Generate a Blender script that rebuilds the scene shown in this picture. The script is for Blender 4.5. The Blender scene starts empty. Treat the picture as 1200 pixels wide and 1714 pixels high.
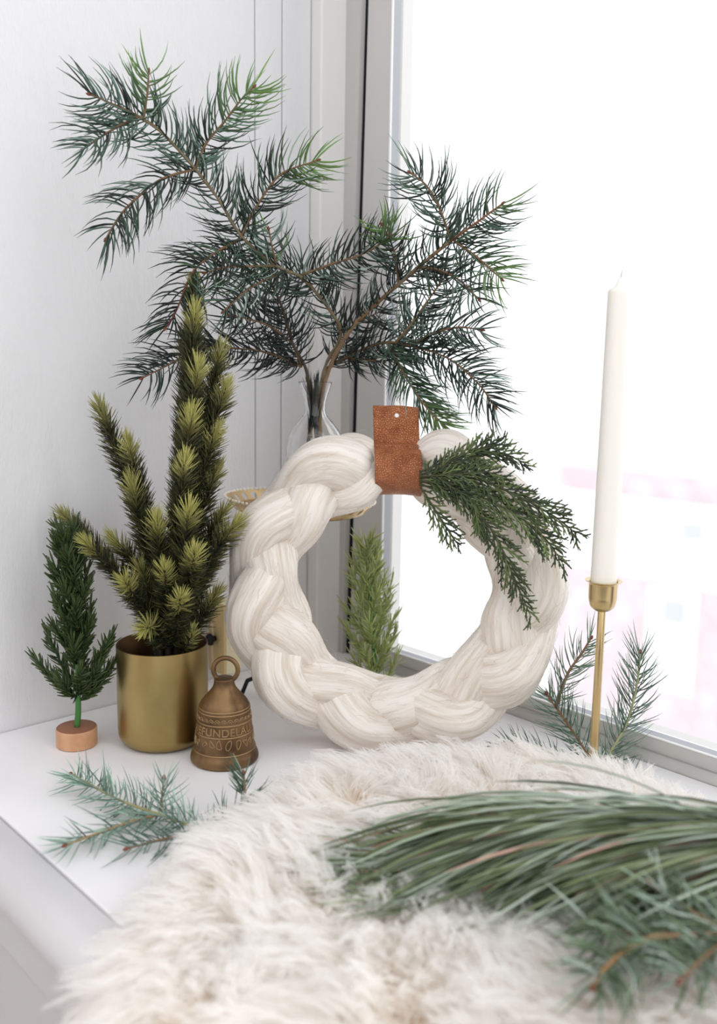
import bpy, math, random
import numpy as np
from mathutils import Vector, Matrix

random.seed(7)
rng = np.random.default_rng(7)
C = bpy.context.scene.collection
scn = bpy.context.scene
PI = math.pi

# ------------------------------------------------------------------ camera
FPX, CAM_H = 1531.0, 0.36
PITCH, ROLL = math.radians(8.7), math.radians(0.9)
Fv = np.array([0, math.cos(PITCH), -math.sin(PITCH)])
U0 = np.array([0, math.sin(PITCH), math.cos(PITCH)])
R0 = np.array([1.0, 0, 0])
Rv = math.cos(ROLL) * R0 + math.sin(ROLL) * U0
Uv = -math.sin(ROLL) * R0 + math.cos(ROLL) * U0
EYE = np.array([0, 0, CAM_H])
cam_d = bpy.data.cameras.new('camera')
cam = bpy.data.objects.new('camera', cam_d)
C.objects.link(cam)
cam.matrix_world = Matrix(((Rv[0], Uv[0], -Fv[0], 0), (Rv[1], Uv[1], -Fv[1], 0), (Rv[2], Uv[2], -Fv[2], CAM_H), (0, 0, 0, 1)))
cam_d.sensor_fit = 'VERTICAL'
cam_d.sensor_height = 36
cam_d.lens = FPX / 1714 * 36
cam_d.clip_start = 0.05
cam_d.clip_end = 200
cam_d.dof.use_dof = True
cam_d.dof.focus_distance = 0.87
cam_d.dof.aperture_fstop = 4.2
scn.camera = cam

# ------------------------------------------------------------------ world, daylight, exposure
wd = bpy.data.worlds.new('overcast_sky')
scn.world = wd
wd.use_nodes = True
bg = wd.node_tree.nodes['Background']
bg.inputs[0].default_value = (0.955, 0.975, 1.0, 1)
bg.inputs[1].default_value = 1.0
sun_d = bpy.data.lights.new('daylight', 'SUN')
sun_d.energy = 1.45
sun_d.angle = math.radians(60)
sun_d.color = (1.0, 0.985, 0.96)
sun = bpy.data.objects.new('daylight', sun_d)
C.objects.link(sun)
u_ = Vector((math.cos(math.radians(43)), math.sin(math.radians(43)), 0))
v_ = Vector((math.cos(math.radians(-47)), math.sin(math.radians(-47)), 0))
sun.location = u_ * 3 + v_ * 1.5 + Vector((0, 0, 4))
sun.rotation_euler = (-(u_ * 0.50 + v_ * 0.66 + Vector((0, 0, 0.60)))).to_track_quat('-Z', 'Y').to_euler()
scn.view_settings.view_transform = 'Standard'
scn.view_settings.look = 'None'
scn.view_settings.gamma = 1.0
scn.view_settings.use_curve_mapping = False
scn.view_settings.exposure = 0.5
scn.cycles.max_bounces = 28
scn.cycles.diffuse_bounces = 24
scn.cycles.transmission_bounces = 12
scn.cycles.transparent_max_bounces = 32

# ------------------------------------------------------------------ helpers
def lin(r, g, b):
    f = lambda c: (c / 255) / 12.92 if c / 255 <= 0.04045 else ((c / 255 + 0.055) / 1.055) ** 2.4
    return np.array([f(r), f(g), f(b)])

SO = np.array([0.053, 1.073, 0.0])           # a point of the room: foot of the sash; a runs along the window, b into the room
VA = np.array([math.cos(math.radians(-47)), math.sin(math.radians(-47)), 0])
UB = np.array([math.cos(math.radians(43)), math.sin(math.radians(43)), 0])

def W(a, b, z=0.0):
    return SO + a * VA - b * UB + np.array([0, 0, z])

def at(px, py, Y):
    d = Fv + Rv * (px - 600) / FPX - Uv * (py - 857) / FPX
    return EYE + d * (Y / d[1])

def onz(px, py, z):
    d = Fv + Rv * (px - 600) / FPX - Uv * (py - 857) / FPX
    return EYE + d * ((z - CAM_H) / d[2])

def unit(v):
    v = np.asarray(v, float)
    return v / np.maximum(np.linalg.norm(v, axis=-1, keepdims=True), 1e-9)

class Geo:
    """collects quads and triangles with one colour per vertex"""
    def __init__(s):
        s.V, s.Q, s.T, s.K, s.S, s.n = [], [], [], [], [], 0
    def add(s, V, Q=None, T=None, col=(0.8, 0.8, 0.8), st=None):
        V = np.asarray(V, float).reshape(-1, 3)
        c = np.asarray(col, float)
        if c.ndim == 1: c = np.repeat(c[None], len(V), 0)
        s.V.append(V); s.K.append(c.reshape(-1, 3))
        s.S.append(np.zeros((len(V), 3)) if st is None else np.asarray(st, float).reshape(-1, 3))
        if Q is not None and len(Q): s.Q.append(np.asarray(Q, int).reshape(-1, 4) + s.n)
        if T is not None and len(T): s.T.append(np.asarray(T, int).reshape(-1, 3) + s.n)
        s.n += len(V)
        return s
    def build(s, name, mat, parent=None, smooth=True, origin=None):
        V = np.concatenate(s.V); K = np.concatenate(s.K); S = np.concatenate(s.S)
        o0 = np.zeros(3)
        if parent is not None: o0 = np.array(parent.get('_o', (0, 0, 0)), float)
        elif origin is not None: o0 = np.asarray(origin, float)
        V = V - o0
        Q = np.concatenate(s.Q) if s.Q else np.zeros((0, 4), int)
        T = np.concatenate(s.T) if s.T else np.zeros((0, 3), int)
        me = bpy.data.meshes.new(name)
        me.vertices.add(len(V)); me.vertices.foreach_set('co', V.astype(np.float32).ravel())
        nl = Q.size + T.size
        me.loops.add(nl); me.loops.foreach_set('vertex_index', np.concatenate([Q.ravel(), T.ravel()]).astype(np.int32))
        me.polygons.add(len(Q) + len(T))
        st = np.concatenate([np.arange(len(Q)) * 4, Q.size + np.arange(len(T)) * 3]).astype(np.int32)
        me.polygons.foreach_set('loop_start', st)
        me.polygons.foreach_set('use_smooth', np.full(len(Q) + len(T), bool(smooth)))
        me.update(calc_edges=True)
        a = me.color_attributes.new('Col', 'FLOAT_COLOR', 'POINT')
        a.data.foreach_set('color', np.concatenate([K, np.ones((len(K), 1))], 1).astype(np.float32).ravel())
        b = me.attributes.new('st', 'FLOAT_VECTOR', 'POINT')
        b.data.foreach_set('vector', S.astype(np.float32).ravel())
        me.validate()
        ob = bpy.data.objects.new(name, me)
        for m in (mat if isinstance(mat, (list, tuple)) else [mat]): me.materials.append(m)
        C.objects.link(ob)
        if parent is not None:
            ob.parent = parent
            ob['_o'] = [float(x) for x in o0]
        else:
            ob.location = o0
            ob['_o'] = [float(x) for x in o0]
        return ob

def thing(name, label, cat, loc, group=None):
    o = bpy.data.objects.new(name, None); C.objects.link(o)
    o.empty_display_size = 0.02
    o.location = [float(x) for x in loc]; o['_o'] = [float(x) for x in loc]
    o['label'] = label; o['category'] = cat
    if group: o['group'] = group
    return o

def tag(o, label, cat, group=None):
    o['label'] = label; o['category'] = cat
    if group: o['group'] = group
    return o

def structure(o):
    o['kind'] = 'structure'; return o

def stuff(o):
    o['kind'] = 'stuff'; return o

def strands(P, Wd, sides=3, col=(0.1, 0.2, 0.1), flat=1.0):
    """N tapered curved tubes at once: P (N,K,3) centre lines, Wd (N,K) radii, col broadcastable to (N,K,3)"""
    N, K = P.shape[:2]
    T = np.gradient(P, axis=1) if K > 1 else P
    T = unit(T)
    ref = unit(rng.normal(size=(N, 1, 3)))
    B = unit(np.cross(T, ref)); D = np.cross(T, B)
    ang = np.arange(sides) * 2 * PI / sides
    V = P[:, :, None] + Wd[:, :, None, None] * (np.cos(ang)[None, None, :, None] * B[:, :, None] + flat * np.sin(ang)[None, None, :, None] * D[:, :, None])
    base = (np.arange(N) * K * sides)[:, None, None]
    if sides == 2:                                        # a flat ribbon
        k = np.arange(K - 1)[None, :]; b0 = base[:, :, 0]
        Q = np.stack([b0 + k * 2, b0 + k * 2 + 1, b0 + k * 2 + 3, b0 + k * 2 + 2], -1).reshape(-1, 4)
        col = np.broadcast_to(np.asarray(col, float), (N, K, 3)) if np.asarray(col).ndim != 2 else np.broadcast_to(np.asarray(col)[:, None], (N, K, 3))
        return V.reshape(-1, 3), Q, np.repeat(col[:, :, None], 2, 2).reshape(-1, 3)
    k = np.arange(K - 1)[None, :, None]; j = np.arange(sides)[None, None, :]
    j2 = (j + 1) % sides
    Q = np.stack([base + k * sides + j, base + k * sides + j2, base + (k + 1) * sides + j2, base + (k + 1) * sides + j], -1).reshape(-1, 4)
    col = np.broadcast_to(np.asarray(col, float), (N, K, 3)) if np.asarray(col).ndim != 2 else np.broadcast_to(np.asarray(col)[:, None], (N, K, 3))
    cc = np.repeat(col[:, :, None], sides, 2)
    return V.reshape(-1, 3), Q, cc.reshape(-1, 3)

def resample(pts, n):
    pts = np.asarray(pts, float)
    # Catmull-Rom through the points, then even spacing
    if len(pts) > 2:
        e = np.concatenate([[2 * pts[0] - pts[1]], pts, [2 * pts[-1] - pts[-2]]])
        out = []
        for i in range(1, len(e) - 2):
            t = np.linspace(0, 1, 12, endpoint=False)[:, None]
            p0, p1, p2, p3 = e[i - 1], e[i], e[i + 1], e[i + 2]
            out.append(0.5 * (2 * p1 + (p2 - p0) * t + (2 * p0 - 5 * p1 + 4 * p2 - p3) * t ** 2 + (3 * p1 - p0 - 3 * p2 + p3) * t ** 3))
        pts = np.concatenate(out + [pts[-1:]])
    s = np.concatenate([[0], np.cumsum(np.linalg.norm(np.diff(pts, axis=0), axis=1))])
    q = np.linspace(0, s[-1], n)
    return np.stack([np.interp(q, s, pts[:, i]) for i in range(3)], 1), s[-1]

def tube(geo, pts, r, sides=8, col=(0.3, 0.2, 0.1), cap=True, closed=False):
    pts = np.asarray(pts, float); K = len(pts)
    r = np.broadcast_to(np.asarray(r, float), (K,))
    T = unit(np.roll(pts, -1, 0) - np.roll(pts, 1, 0)) if closed else unit(np.gradient(pts, axis=0))
    ref = np.array([0, 0, 1.0]) if abs(T[0][2]) < 0.9 else np.array([1.0, 0, 0])
    B = []; b = unit(np.cross(T[0], ref))
    for t in T:
        b = unit(b - t * (b @ t)); B.append(b)
    B = np.array(B); D = np.cross(T, B)
    ang = np.arange(sides) * 2 * PI / sides
    V = pts[:, None] + r[:, None, None] * (np.cos(ang)[None, :, None] * B[:, None] + np.sin(ang)[None, :, None] * D[:, None])
    Q = []
    for k in range(K if closed else K - 1):
        for j in range(sides):
            j2 = (j + 1) % sides; k2 = (k + 1) % K
            Q.append((k * sides + j, k * sides + j2, k2 * sides + j2, k2 * sides + j))
    V = V.reshape(-1, 3); Tt = []
    if cap and not closed:
        V = np.concatenate([V, pts[:1], pts[-1:]]); n = K * sides
        for j in range(sides):
            j2 = (j + 1) % sides
            Tt.append((n, j2, j)); Tt.append((n + 1, (K - 1) * sides + j, (K - 1) * sides + j2))
    col = np.asarray(col, float)
    if col.ndim == 2 and len(col) == K:
        cc = np.repeat(col, sides, 0)
        if len(V) > len(cc): cc = np.concatenate([cc, col[:1], col[-1:]])
        col = cc
    geo.add(V, Q, Tt, col)
    return geo

def lathe(geo, prof, c, segs=64, col=(0.5, 0.5, 0.5), axis=None, closed=False):
    """revolve (radius, height) pairs about an upright axis through c"""
    prof = np.asarray(prof, float); K = len(prof); c = np.asarray(c, float)
    a = np.arange(segs) * 2 * PI / segs
    V = np.stack([prof[:, 0][:, None] * np.cos(a), prof[:, 0][:, None] * np.sin(a), np.repeat(prof[:, 1][:, None], segs, 1)], -1)
    V = V.reshape(-1, 3) @ (np.eye(3) if axis is None else axis).T + c
    Q = []
    for k in range(K if closed else K - 1):
        for j in range(segs):
            j2 = (j + 1) % segs; k2 = (k + 1) % K
            Q.append((k * segs + j, k * segs + j2, k2 * segs + j2, k2 * segs + j))
    geo.add(V, Q, None, col)
    return geo

def fillet(prof, r=0.002, n=4):
    """round the inner corners of a profile"""
    p = np.asarray(prof, float); out = [p[0]]
    for i in range(1, len(p) - 1):
        a, b, c = p[i - 1], p[i], p[i + 1]
        la, lc = np.linalg.norm(a - b), np.linalg.norm(c - b)
        d = min(r, la * 0.45, lc * 0.45)
        s, e = b + (a - b) / la * d, b + (c - b) / lc * d
        for t in np.linspace(0, 1, n):
            out.append((1 - t) ** 2 * s + 2 * t * (1 - t) * b + t * t * e)
    out.append(p[-1])
    return np.array(out)

def box(geo, a0, a1, b0, b1, z0, z1, col=(0.8, 0.8, 0.8), bev=0.0):
    """a box in the room's own axes"""
    if bev <= 0:
        P = [W(a, b, z) for z in (z0, z1) for a, b in ((a0, b0), (a1, b0), (a1, b1), (a0, b1))]
        geo.add(P, [(0, 1, 2, 3), (7, 6, 5, 4), (0, 4, 5, 1), (1, 5, 6, 2), (2, 6, 7, 3), (3, 7, 4, 0)], None, col)
        return geo
    import bmesh
    bm = bmesh.new()
    bmesh.ops.create_cube(bm, size=1)
    for v in bm.verts:
        v.co = ((a0 + a1) / 2 + v.co.x * abs(a1 - a0), (b0 + b1) / 2 + v.co.y * abs(b1 - b0), (z0 + z1) / 2 + v.co.z * abs(z1 - z0))
    bmesh.ops.bevel(bm, geom=bm.edges[:], offset=bev, segments=2, affect='EDGES', profile=0.5)
    bmesh.ops.triangulate(bm, faces=bm.faces[:])
    bm.verts.index_update()
    V = [W(v.co.x, v.co.y, v.co.z) for v in bm.verts]
    T = [[v.index for v in f.verts][::-1] for f in bm.faces]
    geo.add(V, None, T, col)
    bm.free()
    return geo

def prism(geo, sec, along, s0, s1, col=(0.8, 0.8, 0.8)):
    """sweep a closed section; along='a' sections are (b,z), along='z' sections are (a,b)"""
    n = len(sec)
    f = (lambda p, s: W(s, p[0], p[1])) if along == 'a' else (lambda p, s: W(p[0], p[1], s))
    P = [f(p, s0) for p in sec] + [f(p, s1) for p in sec]
    Q = [(i, (i + 1) % n, n + (i + 1) % n, n + i) for i in range(n)]
    c0 = np.mean(P[:n], 0); c1 = np.mean(P[n:], 0)
    T = [(2 * n, (i + 1) % n, i) for i in range(n)] + [(2 * n + 1, n + i, n + (i + 1) % n) for i in range(n)]
    geo.add(P + [c0, c1], Q, T, col)
    return geo

# ------------------------------------------------------------------ materials
def mat_base(name):
    m = bpy.data.materials.new(name); m.use_nodes = True
    nt = m.node_tree
    return m, nt, nt.nodes['Principled BSDF'], nt.nodes['Material Output']

def noise_bump(nt, bs, scale, strength, dist, detail=4, coord='Object', rough=0.6, stretch=None):
    tc = nt.nodes.new('ShaderNodeTexCoord'); nz = nt.nodes.new('ShaderNodeTexNoise'); bp = nt.nodes.new('ShaderNodeBump')
    nz.inputs['Scale'].default_value = scale; nz.inputs['Detail'].default_value = detail; nz.inputs['Roughness'].default_value = rough
    src = tc.outputs[coord]
    if stretch:
        mp = nt.nodes.new('ShaderNodeMapping'); mp.inputs['Scale'].default_value = stretch
        nt.links.new(src, mp.inputs['Vector']); src = mp.outputs['Vector']
    nt.links.new(src, nz.inputs['Vector'])
    bp.inputs['Strength'].default_value = strength; bp.inputs['Distance'].default_value = dist
    nt.links.new(nz.outputs['Fac'], bp.inputs['Height']); nt.links.new(bp.outputs['Normal'], bs.inputs['Normal'])
    return nz, bp

def mat_plain(name, col, rough=0.5, metal=0.0, bump=None, vary=None, spec=0.5):
    m, nt, bs, out = mat_base(name)
    bs.inputs['Base Color'].default_value = (*col, 1); bs.inputs['Roughness'].default_value = rough; bs.inputs['Metallic'].default_value = metal
    bs.inputs['Specular IOR Level'].default_value = spec
    if bump: noise_bump(nt, bs, *bump)
    if vary:
        sc, c2, lo, hi = vary
        tc = nt.nodes.new('ShaderNodeTexCoord'); nz = nt.nodes.new('ShaderNodeTexNoise'); rp = nt.nodes.new('ShaderNodeValToRGB')
        nz.inputs['Scale'].default_value = sc; nz.inputs['Detail'].default_value = 5
        nt.links.new(tc.outputs['Object'], nz.inputs['Vector'])
        rp.color_ramp.elements[0].position = lo; rp.color_ramp.elements[0].color = (*col, 1)
        rp.color_ramp.elements[1].position = hi; rp.color_ramp.elements[1].color = (*c2, 1)
        nt.links.new(nz.outputs['Fac'], rp.inputs['Fac']); nt.links.new(rp.outputs['Color'], bs.inputs['Base Color'])
    return m

def mat_vc(name, rough=0.5, trans=0.0, spec=0.4, sheen=0.0):
    """colour from the mesh's own vertex colours, optionally letting light through"""
    m, nt, bs, out = mat_base(name)
    at_ = nt.nodes.new('ShaderNodeAttribute'); at_.attribute_name = 'Col'
    nt.links.new(at_.outputs['Color'], bs.inputs['Base Color'])
    bs.inputs['Roughness'].default_value = rough; bs.inputs['Specular IOR Level'].default_value = spec
    if sheen: bs.inputs['Sheen Weight'].default_value = sheen
    if trans:
        tr = nt.nodes.new('ShaderNodeBsdfTranslucent'); mx = nt.nodes.new('ShaderNodeMixShader')
        nt.links.new(at_.outputs['Color'], tr.inputs['Color']); mx.inputs[0].default_value = trans
        nt.links.new(bs.outputs[0], mx.inputs[1]); nt.links.new(tr.outputs[0], mx.inputs[2]); nt.links.new(mx.outputs[0], out.inputs[0])
    return m

M = {}
WHITE = lin(236, 235, 236)
M['wall'] = mat_plain('painted_wall', lin(221, 220, 222), 0.55, bump=(22, 0.6, 0.005, 6, 'Object', 0.7, (1, 1, 0.35)))
M['trim'] = mat_plain('painted_trim', lin(228, 226, 224), 0.4, bump=(60, 0.15, 0.001, 3, 'Object', 0.6, (1, 1, 0.2)))
M['sash'] = mat_plain('painted_sash', lin(200, 198, 196), 0.4, bump=(80, 0.1, 0.001))  # greyed so the colour carries the dimmer light on room-facing sides
M['edge'] = mat_plain('sash_edge_highlight', lin(246, 246, 246), 0.3)  # painted highlight along the sash's bevelled edge
M['bead'] = mat_plain('grey_glazing_bead', lin(176, 178, 186), 0.4)
M['gap'] = mat_plain('gap_shade', lin(30, 27, 33), 0.8, spec=0.1)  # dark strip standing in for the shade of the open gap
M['bench'] = mat_plain('painted_bench', lin(238, 236, 238), 0.45, bump=(40, 0.12, 0.001), vary=(9, lin(228, 226, 229), 0.4, 0.75))
M['brass'] = mat_plain('brushed_brass', lin(176, 155, 104), 0.36, 1.0, bump=(30, 0.12, 0.0006, 3, 'Object', 0.6, (1, 1, 0.15)), vary=(14, lin(160, 138, 88), 0.4, 0.7))
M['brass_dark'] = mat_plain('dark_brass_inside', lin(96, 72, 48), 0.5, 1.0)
M['stand_brass'] = mat_plain('polished_brass', lin(214, 190, 142), 0.28, 1.0)
M['bell'] = mat_plain('aged_bronze', lin(134, 106, 74), 0.42, 0.85, bump=(120, 0.35, 0.0008, 5), vary=(45, lin(88, 66, 48), 0.42, 0.68))
M['bell_high'] = mat_plain('worn_bronze_relief', lin(166, 138, 102), 0.4, 0.85, bump=(160, 0.3, 0.0006, 4))
M['wood'] = mat_plain('turned_wood', lin(208, 160, 122), 0.5, vary=(60, lin(190, 138, 98), 0.4, 0.7))
M['wood_top'] = mat_plain('turned_wood_top', lin(146, 98, 74), 0.55, vary=(70, lin(150, 96, 70), 0.4, 0.7))
M['needle'] = mat_vc('needles', 0.4, 0.18, 0.45)
M['needle_soft'] = mat_vc('soft_needles', 0.45, 0.45, 0.4)
M['bark'] = mat_vc('bark', 0.75)
M['fur'] = mat_vc('wool_pile', 0.9, 0.5, 0.03)
def thin_fibres(m, k):
    # fine wool fibres let part of the light straight through
    nt = m.node_tree; out = nt.nodes['Material Output']; src = out.inputs[0].links[0].from_socket
    tr = nt.nodes.new('ShaderNodeBsdfTransparent'); mx = nt.nodes.new('ShaderNodeMixShader'); mx.inputs[0].default_value = k
    nt.links.new(src, mx.inputs[1]); nt.links.new(tr.outputs[0], mx.inputs[2]); nt.links.new(mx.outputs[0], out.inputs[0])
thin_fibres(M['fur'], 0.3)
M['hide'] = mat_plain('fleece_hide', lin(238, 228, 214), 0.95)
M['candle'] = mat_plain('candle_wax', lin(246, 243, 236), 0.45)
M['candle'].node_tree.nodes['Principled BSDF'].inputs['Subsurface Weight'].default_value = 0.5
M['candle'].node_tree.nodes['Principled BSDF'].inputs['Subsurface Radius'].default_value = (0.012, 0.010, 0.008)
M['candle'].node_tree.nodes['Principled BSDF'].inputs['Subsurface Scale'].default_value = 0.6
M['wick'] = mat_plain('cotton_wick', lin(225, 222, 218), 0.9)
M['cream'] = mat_plain('cream_paint', lin(226, 214, 180), 0.55)
M['cream_side'] = mat_plain('shaded_cream_side', lin(205, 180, 128), 0.6)  # cream darkened: the shade on the box's left side is painted in
M['black'] = mat_plain('black_metal', lin(34, 32, 36), 0.45, 0.6)
M['twine'] = mat_plain('pale_twine', lin(205, 186, 168), 0.9)
M['dish'] = mat_plain('bronze_dish', lin(176, 138, 92), 0.4, 0.7, vary=(50, lin(196, 164, 120), 0.4, 0.7))
M['dish_rim'] = mat_plain('pale_gilt_rim', lin(214, 186, 140), 0.35, 0.6)
M['pearl'] = mat_plain('pale_beading', lin(246, 238, 222), 0.35, 0.1)

def wool_mat():
    m, nt, bs, out = mat_base('wool_roving')
    bs.inputs['Roughness'].default_value = 0.95; bs.inputs['Specular IOR Level'].default_value = 0.1
    bs.inputs['Sheen Weight'].default_value = 0.25; bs.inputs['Sheen Roughness'].default_value = 0.6
    at_ = nt.nodes.new('ShaderNodeAttribute'); at_.attribute_name = 'st'
    def nz(sc, stretch, det, ro=0.65):
        mp = nt.nodes.new('ShaderNodeMapping'); mp.inputs['Scale'].default_value = stretch
        n = nt.nodes.new('ShaderNodeTexNoise'); n.inputs['Scale'].default_value = sc; n.inputs['Detail'].default_value = det; n.inputs['Roughness'].default_value = ro
        nt.links.new(at_.outputs['Vector'], mp.inputs['Vector']); nt.links.new(mp.outputs['Vector'], n.inputs['Vector'])
        return n
    n1 = nz(1.0, (330, 330, 26), 6); n2 = nz(1.0, (110, 110, 9), 3)
    rp = nt.nodes.new('ShaderNodeValToRGB')
    rp.color_ramp.elements[0].position = 0.30; rp.color_ramp.elements[0].color = (*lin(200, 183, 164), 1)
    rp.color_ramp.elements[1].position = 0.56; rp.color_ramp.elements[1].color = (*lin(242, 235, 228), 1)
    mx = nt.nodes.new('ShaderNodeMix'); mx.data_type = 'FLOAT'; mx.inputs[0].default_value = 0.45
    nt.links.new(n1.outputs['Fac'], mx.inputs[2]); nt.links.new(n2.outputs['Fac'], mx.inputs[3])
    nt.links.new(mx.outputs[0], rp.inputs['Fac']); nt.links.new(rp.outputs['Color'], bs.inputs['Base Color'])
    bp = nt.nodes.new('ShaderNodeBump'); bp.inputs['Strength'].default_value = 0.8; bp.inputs['Distance'].default_value = 0.0024
    nt.links.new(mx.outputs[0], bp.inputs['Height']); nt.links.new(bp.outputs['Normal'], bs.inputs['Normal'])
    return m
M['wool'] = wool_mat()

def leather_mat():
    m, nt, bs, out = mat_base('tan_leather')
    bs.inputs['Roughness'].default_value = 0.38
    tc = nt.nodes.new('ShaderNodeTexCoord')
    vo = nt.nodes.new('ShaderNodeTexVoronoi'); vo.feature = 'DISTANCE_TO_EDGE'; vo.inputs['Scale'].default_value = 480
    nz = nt.nodes.new('ShaderNodeTexNoise'); nz.inputs['Scale'].default_value = 60; nz.inputs['Detail'].default_value = 5
    mp = nt.nodes.new('ShaderNodeMix'); mp.data_type = 'VECTOR'; mp.inputs[0].default_value = 0.003
    nt.links.new(tc.outputs['Object'], mp.inputs[4]); nt.links.new(nz.outputs['Color'], mp.inputs[5])
    nt.links.new(tc.outputs['Object'], nz.inputs['Vector']); nt.links.new(mp.outputs[1], vo.inputs['Vector'])
    rp = nt.nodes.new('ShaderNodeValToRGB')
    rp.color_ramp.elements[0].position = 0.3; rp.color_ramp.elements[0].color = (*lin(158, 88, 50), 1)
    rp.color_ramp.elements[1].position = 0.72; rp.color_ramp.elements[1].color = (*lin(200, 126, 82), 1)
    nt.links.new(nz.outputs['Fac'], rp.inputs['Fac']); nt.links.new(rp.outputs['Color'], bs.inputs['Base Color'])
    cl = nt.nodes.new('ShaderNodeMath'); cl.operation = 'MINIMUM'; cl.inputs[1].default_value = 0.2
    nt.links.new(vo.outputs['Distance'], cl.inputs[0])
    bp = nt.nodes.new('ShaderNodeBump'); bp.inputs['Strength'].default_value = 1.0; bp.inputs['Distance'].default_value = 0.0045
    nt.links.new(cl.outputs[0], bp.inputs['Height']); nt.links.new(bp.outputs['Normal'], bs.inputs['Normal'])
    return m
M['leather'] = leather_mat()
M['leather_edge'] = mat_plain('raw_leather_edge', lin(214, 172, 136), 0.8)

def glass_mat(name, tint, pane=False):
    m, nt, bs, out = mat_base(name)
    if pane:
        tr = nt.nodes.new('ShaderNodeBsdfTransparent'); gl = nt.nodes.new('ShaderNodeBsdfGlossy'); mx = nt.nodes.new('ShaderNodeMixShader'); fr = nt.nodes.new('ShaderNodeFresnel')
        gl.inputs['Roughness'].default_value = 0.02; fr.inputs['IOR'].default_value = 1.2
        tr.inputs['Color'].default_value = (*tint, 1)
        nt.links.new(fr.outputs[0], mx.inputs[0]); nt.links.new(tr.outputs[0], mx.inputs[1]); nt.links.new(gl.outputs[0], mx.inputs[2])
        nt.links.new(mx.outputs[0], out.inputs[0])
    else:
        bs.inputs['Base Color'].default_value = (*tint, 1); bs.inputs['Transmission Weight'].default_value = 1.0
        bs.inputs['Roughness'].default_value = 0.03; bs.inputs['IOR'].default_value = 1.45
    return m
M['pane'] = glass_mat('window_glass', (0.985, 0.99, 0.99), True)
M['glass'] = glass_mat('clear_glass', (0.97, 0.975, 0.97))

# ------------------------------------------------------------------ the setting
ZT, ZB = 1.9, -0.47
AW = -0.125                                  # the left wall's face
g = Geo(); box(g, AW - 0.12, AW, 0.125, 3.0, ZB, ZT)
wall = structure(g.build('wall_left', M['wall'], origin=W(AW, 0.125, 0), smooth=False))
for b0, b1, da in ((0.0865, 0.1235, 0.0006), (0.0445, 0.0855, 0.0015)):
    g = Geo(); box(g, AW - 0.02, AW + da, b0, b1, ZB, ZT, bev=0.0012)
    g.build('board', M['wall'], wall, smooth=False)
g = Geo(); box(g, AW - 0.12, AW - 0.004, 0.03, 0.126, ZB, ZT); g.build('backing', M['wall'], wall, smooth=False)

# window surround: casing, jamb and dark gap, then the sash with its bead and glass
def rounded(sec, r, n=4):
    p = [np.array(q, float) for q in sec]; out = []
    for i in range(len(p)):
        a, b, c = p[i - 1], p[i], p[(i + 1) % len(p)]
        d = min(r, np.linalg.norm(a - b) * 0.45, np.linalg.norm(c - b) * 0.45)
        s, e = b + unit(a - b) * d, b + unit(c - b) * d
        for t in np.linspace(0, 1, n): out.append((1 - t) ** 2 * s + 2 * t * (1 - t) * b + t * t * e)
    return out
g = Geo(); prism(g, rounded([(AW - 0.004, 0.0435), (AW - 0.004, -0.06), (-0.1057, -0.06), (-0.1057, 0.0435)], 0.0025), 'z', -0.02, ZT)
structure(g.build('trim_1', M['trim'], origin=W(-0.1057, 0.04, 0), smooth=False))
def slab(g, al0, al1, ar0, ar1, b0, b1, z0, z1):
    """an upright strip whose left and right edges lean: al, ar are the edges at the foot and at the top"""
    P = [W(a, b, z) for z, l, r in ((z0, al0, ar0), (z1, al1, ar1)) for a, b in ((l, b0), (r, b0), (r, b1), (l, b1))]
    g.add(P, [(0, 1, 2, 3), (7, 6, 5, 4), (0, 4, 5, 1), (1, 5, 6, 2), (2, 6, 7, 3), (3, 7, 4, 0)])
    return g
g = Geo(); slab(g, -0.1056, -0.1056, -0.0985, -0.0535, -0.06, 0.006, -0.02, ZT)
structure(g.build('trim_2', mat_plain('shaded_trim', lin(192, 189, 187), 0.45), origin=W(-0.09, 0.0, 0), smooth=False))  # trim paint darkened to imitate shade on the room-facing side
g = Geo(); slab(g, -0.0984, -0.0534, -0.0905, -0.0515, -0.06, -0.0008, -0.02, ZT)
structure(g.build('trim_3', M['gap'], origin=W(-0.077, 0.0, 0), smooth=False))

WA1 = 1.35
win = structure(bpy.data.objects.new('window_1', None)); C.objects.link(win)
win.location = W(0, 0, 0); win['_o'] = [float(x) for x in W(0, 0, 0)]; win.empty_display_size = 0.05
def part_box(name, mat, parent, *a, bev=0.0008):
    g = Geo(); box(g, *a, bev=bev); return g.build(name, mat, parent, smooth=False)
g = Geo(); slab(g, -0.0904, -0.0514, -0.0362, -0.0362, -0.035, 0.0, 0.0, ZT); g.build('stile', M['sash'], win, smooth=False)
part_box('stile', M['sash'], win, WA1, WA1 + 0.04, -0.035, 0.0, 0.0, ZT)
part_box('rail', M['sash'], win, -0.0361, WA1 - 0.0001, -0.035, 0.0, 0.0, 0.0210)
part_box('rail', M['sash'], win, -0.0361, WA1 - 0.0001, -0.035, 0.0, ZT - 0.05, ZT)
part_box('glazing_bead', M['bead'], win, -0.0361, -0.0345, -0.0138, -0.0022, 0.0225, ZT - 0.0501, bev=0.0004)
part_box('edge_highlight', M['edge'], win, -0.0361, -0.0340, -0.0021, 0.0006, 0.0211, ZT - 0.0501, bev=0.0006)
part_box('glazing_bead', M['bead'], win, -0.0340, WA1 - 0.0002, -0.0138, -0.0022, 0.0211, 0.0224, bev=0.0004)
part_box('edge_highlight', M['edge'], win, -0.0339, WA1 - 0.0002, -0.0021, 0.0006, 0.0211, 0.0228, bev=0.0006)
part_box('pane', M['pane'], win, -0.0360, WA1 - 0.0002, -0.0190, -0.0145, 0.0211, ZT - 0.0502, bev=0)
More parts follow.
